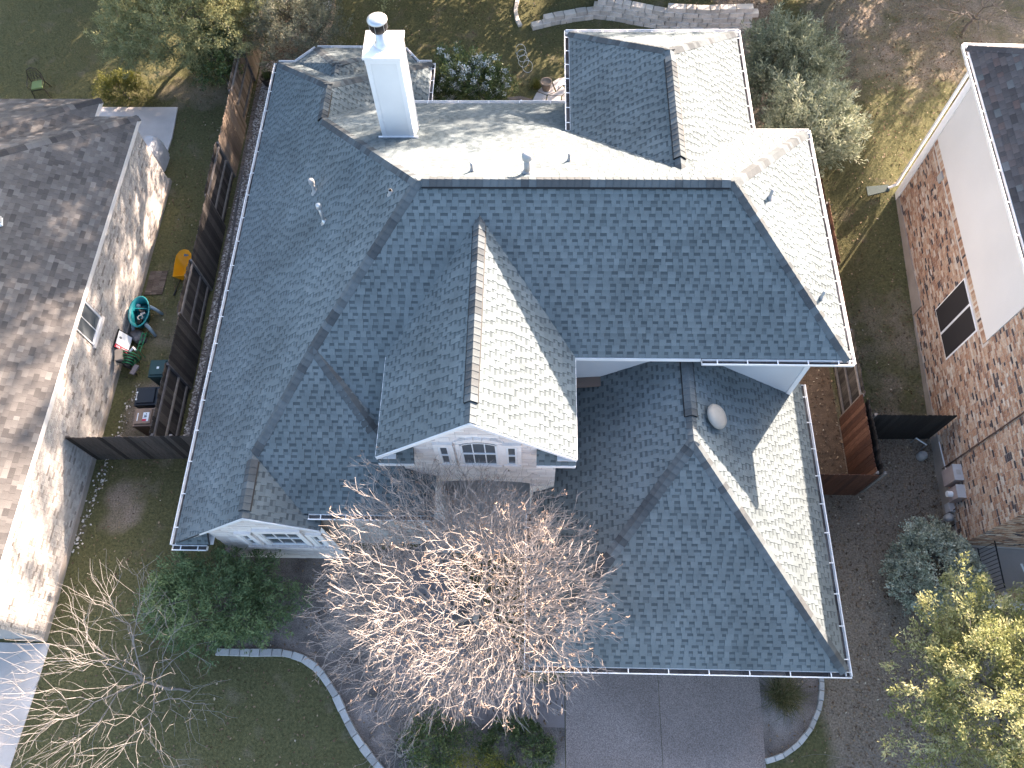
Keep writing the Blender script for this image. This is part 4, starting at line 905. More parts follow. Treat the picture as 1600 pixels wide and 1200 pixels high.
path_blocks("stone_edging", "narrow stone edging at the back lawn near the retaining wall", "edging", [(-0.66, 26.95), (-0.80, 27.3), (-0.88, 27.9), (-0.80, 28.6), (-0.6, 29.5)], 0.16, 0.10, lambda r: r.uniform(0.3, 0.5), M_RSTONE, re_)
path_blocks("stone_edging", "pale curb edging behind the bay roof at the back left", "edging", [(-8.95, 26.0), (-8.70, 26.6), (-8.50, 27.3), (-8.48, 27.9), (-8.62, 28.6), (-8.7, 29.5)], 0.16, 0.10, lambda r: r.uniform(0.5, 0.8), mat("tan_curb", [(0.30, 0.22, 0.16)], 0.9, 0.15, 5), re_)
path_blocks("stone_edging", "grey strip edging along the gravel at the fence foot", "edging", [(-10.62, 8.4), (-10.62, 12.0), (-10.66, 15.5), (-10.78, 18.0), (-10.85, 19.5)], 0.06, 0.07, lambda r: 1.2, M_RAIL, re_)
rt = thing("retaining_wall", "curved stacked limestone retaining wall behind the back lawn", "wall", (4.5, 27.0, 0))
P_ = [Vector((*p, 0)) for p in RETW]; seg = [0]
for a, b in zip(P_[:-1], P_[1:]): seg.append(seg[-1] + (b - a).length)
def rat(s):
    s = max(0, min(seg[-1], s))
    for i in range(len(P_) - 1):
        if s <= seg[i + 1]: return P_[i] + (P_[i + 1] - P_[i]) * ((s - seg[i]) / (seg[i + 1] - seg[i])), (P_[i + 1] - P_[i]).normalized()
starts = [0.0, 0.55, 2.6, 2.75, 5.6]
for row, s0 in enumerate(starts):
    s = s0 + (0.0 if row else 0); hh = 0.175
    while s < seg[-1] - 0.1:
        l = re_.uniform(0.28, 0.62) * (1.25 if row == 4 or (row == 1 and s < 2.6) else 1.0); c, d = rat(s + l / 2); n = Vector((-d.y, d.x, 0)); rz = math.atan2(d.y, d.x); cc = c + n * (0.05 * row + re_.uniform(-0.015, 0.015)); z = row * (hh + 0.006) + hh / 2
        mb = MB().box((cc.x, cc.y, z), (l - 0.016, 0.30, hh), rz, re_.random(), 0.97); put("stone", mesh_mb("stone", mb, (cc.x, cc.y, z)), M_RSTONE, rt, Vector((cc.x, cc.y, z)) - BASE[rt]); s += l
# flagstones by the back door
fl = thing("flagstone_path", "irregular pale flagstones by the flower pot behind the house", "path", (0.7, 23.2, 0))
FS = [[(-0.15, 22.75), (0.35, 22.7), (0.42, 23.1), (0.05, 23.3)], [(0.40, 22.68), (0.95, 22.65), (0.98, 23.05), (0.47, 23.1)], [(1.0, 22.65), (1.6, 22.6), (1.6, 23.1), (1.03, 23.05)], [(0.08, 23.34), (0.44, 23.14), (0.75, 23.3), (0.62, 23.8), (0.35, 23.75)],
      [(0.79, 23.28), (0.50, 23.13), (0.98, 23.09), (1.2, 23.3), (1.05, 23.6)], [(1.24, 23.28), (1.04, 23.09), (1.6, 23.14), (1.65, 23.6), (1.3, 23.7)], [(0.66, 23.82), (0.80, 23.36), (1.04, 23.64), (1.28, 23.75), (1.3, 24.08), (0.9, 24.02)], [(-0.12, 22.2), (0.35, 22.15), (0.35, 22.66), (-0.15, 22.71)], [(0.39, 22.15), (0.95, 22.1), (0.95, 22.61), (0.39, 22.64)]]
for p in FS:
    cx, cy = sum(a for a, b in p) / len(p), sum(b for a, b in p) / len(p); put("flagstone", mesh_mb("flagstone", MB().prism(p, -0.04, 0.02 + re_.uniform(0, 0.008), re_.uniform(0.4, 1)), (cx, cy, 0)), M_CONC, fl, Vector((cx, cy, 0)) - BASE[fl])
obj("stepping_stone", MB().lathe((-8.94, 28.22, 0), [(0.36, 0), (0.36, 0.05), (0.33, 0.06), (0.0, 0.06)], 18, 0.7), M_CONC, None, label="round pale stepping stone beside the curb at the back left", cat="stepping stone")
obj("paver", MB().box((-10.26, 12.5, 0.03), (0.62, 0.78, 0.07), 0.0, 0.5, 0.97), mat("olive_paver", [(0.17, 0.155, 0.115)], 0.9, 0.15, 5), None, label="square olive paver lying in the gravel strip", cat="paver")
obj("flower_pot", MB().lathe((-10.55, 23.75, 0), [(0.20, 0), (0.27, 0.30), (0.29, 0.32), (0.29, 0.36), (0.25, 0.36), (0.24, 0.30), (0.0, 0.30)], 18), mat("dark_pot", [(0.055, 0.042, 0.035)], 0.6), None, True, label="dark round plant pot at the back left roof corner", cat="pot")
pot = thing("flower_pot", "weathered clay pot standing on the flagstones", "pot", (0.40, 23.42, 0)); obj("body", MB().lathe((0.40, 23.42, 0), [(0.14, 0.02), (0.20, 0.34), (0.23, 0.36), (0.23, 0.42), (0.185, 0.42), (0.18, 0.36)], 18), mat("clay_pot", [(0.24, 0.19, 0.15)], 0.8, 0.2, 8), pot, True); obj("soil", MB().lathe((0.40, 23.42, 0.33), [(0.182, 0.0), (0.0, 0.02)], 14), M_SOIL, pot)
hp = thing("wire_edging", "white wire hoops of a small garden border on the back lawn", "garden border", (-0.5, 24.8, 0))
for k in range(4):
    c = Vector((-0.62 + 0.06 * k * (1 if k < 3 else 1.6), 25.25 - 0.30 * k, 0)); r = 0.2
    obj("hoop", MB().tube([(c.x + r * 1.0 * math.cos(t), c.y, 0.30 + 0.30 * math.sin(t)) for t in [math.pi * 2 * i / 14 for i in range(15)]], 0.010, 4, cap=False), M_WHITE, hp)
obj("garden_lamp", MB().tube([(-0.55, 22.35, 0), (-0.55, 22.35, 0.42)], 0.03, 8).lathe((-0.55, 22.35, 0.40), [(0.06, 0), (0.07, 0.05), (0.03, 0.10)], 10), M_WHITE, None, label="small white path light in the soil by the flagstones", cat="path light")

# ------------------------------------------------------------------ yard clutter
def bin_(x, y, rz, w, d, h, m, label, lid_m=None, print_=None, knob=None):
    t = thing("wheelie_bin", label, "bin", (x, y, 0), "bins lined up along the fence")
    c, s = math.cos(rz), math.sin(rz)
    def R(p): return (x + p[0] * c - p[1] * s, y + p[0] * s + p[1] * c, p[2])
    def bx(lo, hi, top=1.0, tt=0.5): return MB().box(R(((lo[0] + hi[0]) / 2, (lo[1] + hi[1]) / 2, (lo[2] + hi[2]) / 2)), (hi[0] - lo[0], hi[1] - lo[1], hi[2] - lo[2]), rz, tt, top)
    k = 0.82
    obj("body", bx((-w / 2 * k, -d / 2 * k, 0.04), (w / 2 * k, d / 2 * k, h - 0.06), 1.0 / k * 0.97), m, t)
    lid = bx((-w / 2, -d / 2, h - 0.075), (w / 2, d / 2, h - 0.02), 0.97); lid.raw(*((lambda q: (q.v, q.f, q.t))(bx((-w / 2 * 0.86, -d / 2 * 0.84, h - 0.02), (w / 2 * 0.62, d / 2 * 0.84, h + 0.03), 0.9))))
    l = obj("lid", lid, lid_m or m, t)
    obj("handle", MB().tube([R((w / 2 + 0.05, -d / 2 * 0.8, h - 0.08)), R((w / 2 + 0.05, d / 2 * 0.8, h - 0.08))], 0.018, 6), M_BLACK, t)
    for sy in (-1, 1): obj("wheel", MB().tube([R((w / 2 * k, sy * d / 2 * 0.75, 0.11)), R((w / 2 * k, sy * d / 2 * 0.92, 0.11))], 0.11, 12), M_BLACK, t)
    for (a0, a1, b0, b1, mm) in (print_ or []): obj("sticker", bx((a0, b0, h + 0.0305), (a1, b1, h + 0.034)), mm, l)
    for (a0, a1, b0, b1, mm) in (knob or []): obj("lid_grip", bx((a0, b0, h - 0.02), (a1, b1, h + 0.045), 0.9), mm, l)
M_PRW, M_PRR = mat("printed_white", [(0.62, 0.66, 0.70)], 0.5), mat("printed_red", [(0.42, 0.02, 0.05)], 0.5)
M_INK = mat("printed_grey", [(0.10, 0.12, 0.14)], 0.5)
bin_(-11.60, 10.58, 0.05, 0.66, 0.60, 1.0, mat("dark_teal_plastic", [(0.020, 0.050, 0.052)], 0.45), "dark teal bin with round white mark next to the fence", None, [(-0.07, 0.0, -0.04, 0.035, M_PRW), (0.19, 0.23, -0.12, 0.12, M_PRW)])
bin_(-11.74, 9.62, 0.06, 0.78, 0.62, 1.02, mat("black_plastic", [(0.014, 0.018, 0.024)], 0.4), "black bin between the teal bin and tan bin", None, None, [(-0.34, -0.29, -0.14, -0.10, M_PRW), (-0.34, -0.29, 0.09, 0.13, M_PRW), (-0.33, -0.30, -0.08, 0.07, M_VENT)])
bin_(-11.66, 8.92, 0.06, 0.70, 0.60, 1.02, mat("tan_plastic", [(0.20, 0.14, 0.105)], 0.5, 0.1, 5), "tan bin with printed white and red sticker on its lid", None, [(-0.05, 0.13, -0.16, 0.13, M_PRW), (-0.04, 0.08, -0.19, -0.162, M_PRR), (-0.22, -0.195, -0.14, 0.12, M_PRW), (-0.01, 0.07, -0.02, 0.03, M_INK), (0.03, 0.06, 0.06, 0.10, M_INK)][:1] + [(-0.22, -0.195, -0.14, 0.12, M_PRW)])
# red print and marks laid on the white sticker
tb = [o for o in bpy.data.objects if o.name.startswith("lid") and o.parent and o.parent.get("label", "").startswith("tan bin")][0]
for a0, a1, b0, b1, mm in ((-0.045, 0.075, -0.155, -0.085, M_PRR), (-0.01, 0.07, -0.02, 0.03, M_INK), (0.03, 0.06, 0.06, 0.10, M_INK), (-0.03, 0.02, 0.04, 0.05, M_INK), (-0.03, 0.05, -0.05, -0.04, M_INK)):
    obj("print_mark", MB().box((-11.66 + (a0 + a1) / 2, 8.92 + (b0 + b1) / 2, 1.0565), (a1 - a0, b1 - b0, 0.003), 0.06), mm, tb)

# teal tub on grey legs with odds and ends in it
M_TEAL = mat("teal_plastic", [(0.012, 0.16, 0.19)], 0.4, 0.1, 4); M_LEG = mat("pale_blue_plastic", [(0.24, 0.31, 0.36)], 0.5)
tub = thing("play_tub", "oval teal plastic tub on pale legs beside the brick wall", "tub", (-12.98, 12.86, 0))
def oval(cx, cy, a, b, z, rz, n=22):
    return [(cx + a * math.cos(t) * math.cos(rz) - b * math.sin(t) * math.sin(rz), cy + a * math.cos(t) * math.sin(rz) + b * math.sin(t) * math.cos(rz), z) for t in [2 * math.pi * i / n for i in range(n)]]
sh = MB(); rings = [oval(-12.98, 12.86, 0.44, 0.22, 0.30, 1.72), oval(-12.98, 12.86, 0.56, 0.31, 0.60, 1.72), oval(-12.98, 12.86, 0.60, 0.35, 0.60, 1.72), oval(-12.98, 12.86, 0.60, 0.35, 0.56, 1.72), oval(-12.98, 12.86, 0.54, 0.29, 0.54, 1.72), oval(-12.98, 12.86, 0.47, 0.24, 0.27, 1.72)]
for r in rings: sh.v.extend(r)
n_ = 22
for k in range(5):
    for j in range(n_): sh.f.append((k * n_ + j, k * n_ + (j + 1) % n_, (k + 1) * n_ + (j + 1) % n_, (k + 1) * n_ + j)); sh.t.append(0.5)
sh.f.append(tuple(range(n_))); sh.t.append(0.5); sh.f.append(tuple(range(5 * n_, 6 * n_))); sh.t.append(0.5)
obj("basin", sh, M_TEAL, tub, True)
for p, q in (((-12.78, 13.15, 0.42), (-12.48, 13.10, 0.02)), ((-12.82, 12.55, 0.42), (-12.52, 12.25, 0.02)), ((-13.16, 13.18, 0.42), (-13.30, 13.3, 0.02)), ((-13.16, 12.5, 0.42), (-13.28, 12.3, 0.02))):
    obj("leg", MB().tube([p, ((p[0] + q[0]) / 2 + 0.02, (p[1] + q[1]) / 2, (p[2] + q[2]) / 2 + 0.06), q], [0.075, 0.06, 0.05], 6), M_LEG, tub, True)
obj("divider", MB().bbox((-13.20, 13.02, 0.31), (-12.76, 13.05, 0.50)), M_TEAL, tub)
obj("dark_disc", MB().tube([(-12.98, 13.0, 0.36), (-12.95, 13.02, 0.46)], 0.11, 14), M_BLACK, None, label="dark round disc lying in the teal tub near its wall end", cat="disc")
tw = thing("toy_ring", "grey ring and bar lying in the middle of the teal tub", "toy", (-12.98, 12.75, 0.35)); obj("ring", MB().tube([(-12.98 + 0.08 * math.cos(t), 12.73 + 0.08 * math.sin(t), 0.42) for t in [i * 0.5236 for i in range(13)]], 0.022, 6), M_VENT, tw); obj("bar", MB().box((-12.92, 12.88, 0.43), (0.14, 0.09, 0.03), 0.6), M_VENT, tw)
obj("dark_disc", MB().tube([(-12.95, 12.6, 0.36), (-12.97, 12.59, 0.43)], 0.10, 14), M_BLACK, None, label="dark round disc lying in the teal tub at its open end", cat="disc")
# yellow wheelbarrow leaning on the fence
M_YEL = mat("yellow_plastic", [(0.62, 0.27, 0.008)], 0.4, 0.06, 4)
wb = thing("wheelbarrow", "bright yellow plastic barrow tray tipped up beside the dark fence", "wheelbarrow", (-12.0, 14.9, 0))
tr = MB(); cxx, cyy = -12.0, 14.85
outer = [(-0.30, -0.42, 0.30), (0.30, -0.42, 0.42), (0.31, 0.10, 0.52), (0.27, 0.32, 0.56), (0.16, 0.46, 0.58), (0.0, 0.50, 0.57), (-0.16, 0.46, 0.52), (-0.27, 0.32, 0.46), (-0.31, 0.10, 0.38)]
inner = [(-0.10, -0.40, 0.05), (0.24, -0.40, 0.14), (0.24, 0.02, 0.20), (0.20, 0.12, 0.24), (0.12, 0.18, 0.25), (0.03, 0.19, 0.22), (-0.04, 0.14, 0.18), (-0.08, 0.08, 0.14), (-0.10, 0.0, 0.10)]
O_ = [(cxx + a, cyy + b, c) for a, b, c in outer]; I_ = [(cxx + a, cyy + b, c) for a, b, c in inner]; k = len(O_)
tr.raw(O_ + I_, [(i, (i + 1) % k, k + (i + 1) % k, k + i) for i in range(k)] + [tuple(range(k, 2 * k))], 0.5)
tr.raw([(x, y, z - 0.02) for x, y, z in O_ + I_], [(i, (i + 1) % k, k + (i + 1) % k, k + i) for i in range(k)], 0.5)
obj("tray", tr, M_YEL, wb); obj("rim", MB().tube(O_ + [O_[0]], 0.014, 6), M_YEL, wb)
obj("sticker", MB().box((cxx + 0.06, cyy + 0.355, 0.46), (0.16, 0.10, 0.004), 0.1), M_INK, wb)
obj("handle", MB().tube([(cxx - 0.13, cyy - 0.40, 0.10), (cxx - 0.20, cyy - 0.72, 0.06), (cxx - 0.24, cyy - 0.98, 0.05)], 0.014, 6), M_BLACK, wb); obj("grip", MB().tube([(cxx - 0.21, cyy - 0.80, 0.06), (cxx - 0.25, cyy - 1.02, 0.05)], 0.03, 8), M_BLACK, wb)
# ribbed mat
mt = thing("door_mat", "brown ribbed mat lying on the grass near the teal tub", "mat", (-13.0, 14.35, 0))
M_MAT = mat("brown_mat", [(0.0, (0.075, 0.058, 0.048)), (1.0, (0.15, 0.12, 0.10))], 0.9, 0.2, 10)
for col in range(3):
    for r in range(11):
        c = Vector((-13.16 + 0.205 * col + 0.012 * r * 0 - 0.02, 13.90 + 0.088 * r + 0.01 * col, 0.03)); put("slat", mesh_mb("slat", MB().box(c, (0.20, 0.078, 0.025), 0.06, re_.random()), c), M_MAT, mt, c - BASE[mt])
# leaning sign
sg = thing("yard_sign", "white sign with red band leaning against the pale brick wall", "sign", (-13.3, 11.75, 0))
def sgp(s, t): return Vector((-13.14 - 0.22 * t, 11.42 + 0.66 * s, 0.24 + 0.56 * t))
def sgq(s0, s1, t0, t1, off): n = Vector((0.93, 0, 0.36)); return [tuple(sgp(s, t) + n * off) for s, t in ((s0, t0), (s1, t0), (s1, t1), (s0, t1))]
obj("panel", MB().extrude(sgq(0, 1, 0, 1, 0), (-0.02, 0, -0.008)), M_BLACK, sg); obj("face", MB().poly(sgq(0.23, 0.95, 0.06, 0.93, 0.004)), M_PRW, sg); obj("red_band", MB().poly(sgq(0.03, 0.21, 0.05, 0.95, 0.004)), M_PRR, sg)
mk = MB()
for k in range(9):
    if k != 5: mk.poly(sgq(0.07, 0.17, 0.12 + k * 0.085, 0.12 + k * 0.085 + 0.055, 0.007))
obj("lettering", mk, M_PRW, sg); obj("emblem", MB().raw([tuple(sgp(0.62 + 0.07 * math.cos(a) * 0.9, 0.74 + 0.09 * math.sin(a)) + Vector((0.93, 0, 0.36)) * 0.007) for a in [i * math.pi / 6 for i in range(12)]], [tuple(range(12))], 0.5), M_INK, sg)
for s in (0.02, 0.98): obj("leg", MB().tube([tuple(sgp(s, 1.0)), tuple(sgp(s, 0.0)), (-12.98, 11.42 + 0.66 * s, 0.0)], 0.012, 5), M_BLACK, sg)
# hose reel
hr_ = thing("hose_reel", "beige garden hose reel with green hose against the pale wall", "hose reel", (-13.0, 11.0, 0)); M_BEI = mat("beige_plastic", [(0.26, 0.23, 0.20)], 0.5); M_GRH = mat("green_hose", [(0.02, 0.20, 0.09)], 0.4)
obj("housing", MB().box((-13.22, 11.22, 0.62), (0.24, 0.42, 0.09), 0.25, 0.5, 0.95), M_BEI, hr_)
for sy in (-0.22, 0.22): obj("side_frame", MB().tube([(-13.26, 11.22 + sy, 0.58), (-13.05, 11.16 + sy, 0.60), (-12.88, 11.08 + sy, 0.40), (-12.84, 11.05 + sy, 0.02)], 0.02, 6), M_BLACK, hr_)
obj("drum", MB().tube([(-13.02, 10.94, 0.34), (-12.98, 11.34, 0.34)], 0.13, 12), M_BLACK, hr_)
obj("hose", MB().tube([(-13.0 + (0.15 + 0.004 * i) * math.cos(i * 0.6), 11.0 + 0.012 * i * 0.6, 0.36 + (0.15 + 0.004 * i) * math.sin(i * 0.6)) for i in range(46)], 0.014, 5), M_GRH, hr_)
obj("tray", MB().box((-12.78, 10.86, 0.30), (0.16, 0.34, 0.06), -0.3), mat("grey_plastic", [(0.17, 0.15, 0.16)], 0.5), hr_); obj("reel_crank", MB().tube([(-13.0, 11.42, 0.45), (-12.88, 11.55, 0.52), (-12.78, 11.45, 0.52)], 0.035, 6), M_WHITE, hr_)
gf = thing("green_stand", "green metal wire stand on the grass below the leaning sign", "stand", (-12.78, 11.85, 0))
for dx in (0.0, 0.12):
    obj("side", MB().tube([(-12.82 + dx, 11.45, 0.02), (-12.84 + dx, 11.5, 0.35), (-12.80 + dx, 12.2, 0.35), (-12.78 + dx, 12.25, 0.02)], 0.012, 5), M_GRH, gf)
for k in range(5): obj("bar", MB().tube([(-12.84, 11.55 + 0.15 * k, 0.35), (-12.71, 11.55 + 0.15 * k, 0.35)], 0.010, 5), M_GRH, gf)
bag = MB().lathe((-13.05, 12.18, 0.0), [(0.24, 0), (0.27, 0.12), (0.20, 0.26), (0.08, 0.33), (0.0, 0.34)], 12)
bag.v = [(x + 0.04 * math.sin(9 * y + 5 * z), y + 0.04 * math.sin(8 * x + 7 * z), z) for x, y, z in bag.v]
obj("plastic_bag", bag, mat("grey_sack", [(0.11, 0.105, 0.11)], 0.5, 0.5, 9, 0.3, 40, 0.6, 20), None, label="crumpled grey sack below the end of the teal tub", cat="sack")
# covered grill
gr = MB(); rgs = [(0.30, 0.46, 0.0), (0.31, 0.48, 0.55), (0.29, 0.46, 0.78), (0.22, 0.40, 0.98), (0.16, 0.32, 1.08)]
for a, b, z in rgs:
    for i in range(20):
        t = 2 * math.pi * i / 20; cx = math.copysign(abs(math.cos(t)) ** 0.45, math.cos(t)); sy = math.copysign(abs(math.sin(t)) ** 0.45, math.sin(t)); fo = 1 + 0.06 * math.sin(i * 2.6) * (1 - z * 0.6)
        gr.v.append((-14.0 + a * cx * fo, 19.62 + b * sy * fo, 0.06 + z))
for k in range(4):
    for i in range(20): gr.f.append((k * 20 + i, k * 20 + (i + 1) % 20, (k + 1) * 20 + (i + 1) % 20, (k + 1) * 20 + i)); gr.t.append(0.5)
gr.f.append(tuple(range(80, 100))); gr.t.append(0.5)
obj("covered_grill", gr, mat("silver_cover", [(0.42, 0.43, 0.46)], 0.35, 0.1, 5, bump=0.4, bscale=6), None, label="grill under a silver cover on the concrete patio", cat="grill")
# cast metal garden chair
gc = thing("garden_chair", "black cast metal garden chair with green cushion on the lawn", "chair", (-19.5, 23.3, 0)); M_CAST = mat("dark_cast_metal", [(0.030, 0.026, 0.022)], 0.5)
def CH(x, y, z): a = 0.25; return (-19.5 + x * math.cos(a) - y * math.sin(a), 23.2 + x * math.sin(a) + y * math.cos(a), z)
obj("seat", MB().raw([CH(x, y, z) for z in (0.40, 0.43) for x, y in ((-0.25, -0.24), (0.25, -0.24), (0.23, 0.24), (-0.23, 0.24))], [(4, 5, 6, 7), (0, 1, 5, 4), (1, 2, 6, 5), (2, 3, 7, 6), (3, 0, 4, 7), (3, 2, 1, 0)], 0.5), M_CAST, gc)
obj("cushion", MB().raw([CH(x, y, z) for z, k in ((0.432, 1.0), (0.49, 0.92)) for x, y in ((-0.23 * k, -0.22 * k), (0.23 * k, -0.22 * k), (0.21 * k, 0.22 * k), (-0.21 * k, 0.22 * k))], [(4, 5, 6, 7), (0, 1, 5, 4), (1, 2, 6, 5), (2, 3, 7, 6), (3, 0, 4, 7)], 0.5), mat("green_cushion", [(0.16, 0.22, 0.09)], 0.8), gc)
for sx in (-1, 1):
    obj("leg", MB().tube([CH(0.24 * sx, -0.22, 0.42), CH(0.29 * sx, -0.30, 0.0)], 0.018, 6), M_CAST, gc); obj("leg", MB().tube([CH(0.22 * sx, 0.22, 0.42), CH(0.27 * sx, 0.36, 0.0)], 0.018, 6), M_CAST, gc)
    obj("arm", MB().tube([CH(0.24 * sx, -0.2, 0.42), CH(0.29 * sx, -0.22, 0.62), CH(0.29 * sx, 0.1, 0.66), CH(0.24 * sx, 0.27, 0.70)], 0.018, 6), M_CAST, gc)
bk = MB().tube([CH(-0.23, 0.24, 0.42), CH(-0.25, 0.30, 0.72), CH(-0.17, 0.35, 0.92), CH(0, 0.37, 0.98), CH(0.17, 0.35, 0.92), CH(0.25, 0.30, 0.72), CH(0.23, 0.24, 0.42)], 0.02, 6)
for k in range(5): cx, cz = (-0.12, 0, 0.12, -0.07, 0.07)[k], (0.62, 0.60, 0.62, 0.80, 0.80)[k]; bk.tube([CH(cx + 0.075 * math.cos(t), 0.27 + (cz - 0.5) * 0.2, cz + 0.09 * math.sin(t)) for t in [i * 0.5236 for i in range(13)]], 0.010, 5)
for k in (-0.19, 0.19): bk.tube([CH(k, 0.25, 0.44), CH(k * 0.6, 0.31, 0.72), CH(k * 0.3, 0.35, 0.93)], 0.010, 5)
obj("backrest", bk, M_CAST, gc)

# ------------------------------------------------------------------ vegetation
def leaf_mesh(name, P, Dv, Ln, Wd, T, rng):
    """rhombic leaves: position, axis, length, width, tint"""
    n = len(P); Dv = Dv / np.maximum(1e-6, np.linalg.norm(Dv, axis=1, keepdims=True))
    r = rng.normal(size=(n, 3)); S = np.cross(Dv, r); S /= np.maximum(1e-6, np.linalg.norm(S, axis=1, keepdims=True))
    Ln = np.asarray(Ln).reshape(-1, 1); Wd = np.asarray(Wd).reshape(-1, 1)
    V = np.stack([P, P + Dv * Ln * 0.5 + S * Wd * 0.5, P + Dv * Ln, P + Dv * Ln * 0.5 - S * Wd * 0.5], 1).reshape(-1, 3)
    return mesh_np(name, V, np.arange(4 * n).reshape(n, 4), T)

def colonise(base, top, pts, rng, jit=0.12, kink=0.5, rad=0.28):
    """branch skeleton: every target is tied to the nearest part of the tree so far; returns nodes, parents"""
    base, top = np.array(base, float), np.array(top, float)
    nodes = [base]; par = [-1]
    for k in range(1, 5): nodes.append(base + (top - base) * k / 4 + rng.normal(size=3) * jit * 0.3 * np.array([1, 1, 0])); par.append(len(nodes) - 2)
    order = np.argsort(np.linalg.norm(pts - nodes[-1], axis=1)); N = np.zeros((len(pts) * 3 + 10, 3)); cnt = len(nodes); N[:cnt] = nodes
    dist = np.zeros(len(N)); 
    for k in range(1, cnt): dist[k] = dist[k - 1] + np.linalg.norm(N[k] - N[k - 1])
    for i in order:
        p = pts[i]; d = np.linalg.norm(N[3:cnt] - p, axis=1); j = int(np.argmin(d + rad * dist[3:cnt])) + 3
        dj = d[j - 3]
        if dj < 0.03: continue
        last = j; ns = 1 if dj < 0.25 else 2
        for s in range(ns):
            t = (s + 1) / ns; q = N[j] + (p - N[j]) * t
            if s < ns - 1: q = q + rng.normal(size=3) * dj * jit * kink
            N[cnt] = q; par.append(last); dist[cnt] = dist[last] + np.linalg.norm(q - N[last]); last = cnt; cnt += 1
    return N[:cnt], np.array(par)

def skeleton_mesh(N, par, r0, expo=2.3, rmax=0.3, thick_sides=7):
    n = len(N); acc = np.zeros(n); child = [[] for _ in range(n)]
    for i in range(1, n): child[par[i]].append(i)
    R = np.zeros(n)
    for i in range(n - 1, -1, -1):   # children always come after their parents
        R[i] = r0 if not child[i] else min(rmax, sum(R[c] ** expo for c in child[i]) ** (1 / expo))
    thick, thin = MB(), MB()
    start = [(0, None)]; 
    while start:
        i, pr = start.pop(); chain = [pr] if pr is not None else []; chain.append(i)
        while child[i]:
            cs = sorted(child[i], key=lambda c: -R[c])
            for c in cs[1:]: start.append((c, i))
            i = cs[0]; chain.append(i)
        rad = [R[c] for c in chain]
        if pr is not None: rad[0] = rad[1]
        rm = max(rad); big = rm > r0 * 3.5
        (thick if big else thin).tube([N[c] for c in chain], rad, thick_sides if rm > 0.05 else (5 if big else 3), 0.3 + 0.5 * rnd.random(), cap=False)
    return thick, thin, R, child

def crown_points(c, r, n, rng, shell=0.55, zmin=-1.0, flat=0.0):
    p = rng.normal(size=(n * 3, 3)); p /= np.linalg.norm(p, axis=1, keepdims=True); rad = shell + (1 - shell) * rng.random(len(p)) ** 0.7
    rad *= 1 + 0.16 * np.sin(3 * p[:, 0] + 2.0 * p[:, 1] + 4 * p[:, 2]) + rng.normal(size=len(p)) * 0.05
    p = p * rad[:, None]; p = p[p[:, 2] > zmin][:n]
    return np.array(c) + p * np.array(r)

def bare_tree(name, label, base, top, c, r, n, seed, m_bark, m_twig, r0=0.006, twigs=2, tl=(0.12, 0.34), tips=0.25, zmin=-0.35, shell=0.45, group=None, twr=0.7, expo=2.3, rmax=0.17, rad=0.6):
    rng = np.random.default_rng(seed); pts = crown_points(c, r, n, rng, shell, zmin); N, par = colonise(base, top, pts, rng, 0.10, 0.5, rad)
    thick, thin, R, child = skeleton_mesh(N, par, r0, expo, rmax)
    tree = thing(name, label, "tree", tuple(base), group)
    obj("trunk", thick, m_bark, tree, True)
    # terminal twigs, kinked and forked
    cen = np.array(c); 
    for i in range(5, len(N)):
        k = twigs if not child[i] else (1 if rng.random() < 0.5 * min(1, twigs) else 0)
        for _ in range(k):
            d = N[i] - cen; d = 0.5 * d / (np.linalg.norm(d) + 1e-6) + rng.normal(size=3) * 0.55; g_ = N[i] - N[par[i]]; d = d + g_ / (np.linalg.norm(g_) + 1e-6); d[2] += 0.15; d /= np.linalg.norm(d); l = rng.uniform(*tl)
            q = N[i] + d * l * 0.55 + rng.normal(size=3) * l * 0.06; e = q + (d + rng.normal(size=3) * 0.3) * l * 0.5
            tt = 1.0 if rng.random() < tips else 0.2 + 0.5 * rng.random()
            thin.tube([N[i], q, e], [r0 * twr * 1.1, r0 * twr, r0 * twr * 0.8], 3, tt if tt < 1 else 0.5, cap=False)
            if tt >= 1:
                for _k in range(4):
                    f = e + rng.normal(size=3) * 0.035; thin.tube([e, f, f + rng.normal(size=3) * 0.02], [0.006, 0.009, 0.004], 3, 1.0, cap=False)
    obj("twigs", thin, m_twig, tree)["kind"] = "stuff"
    return tree

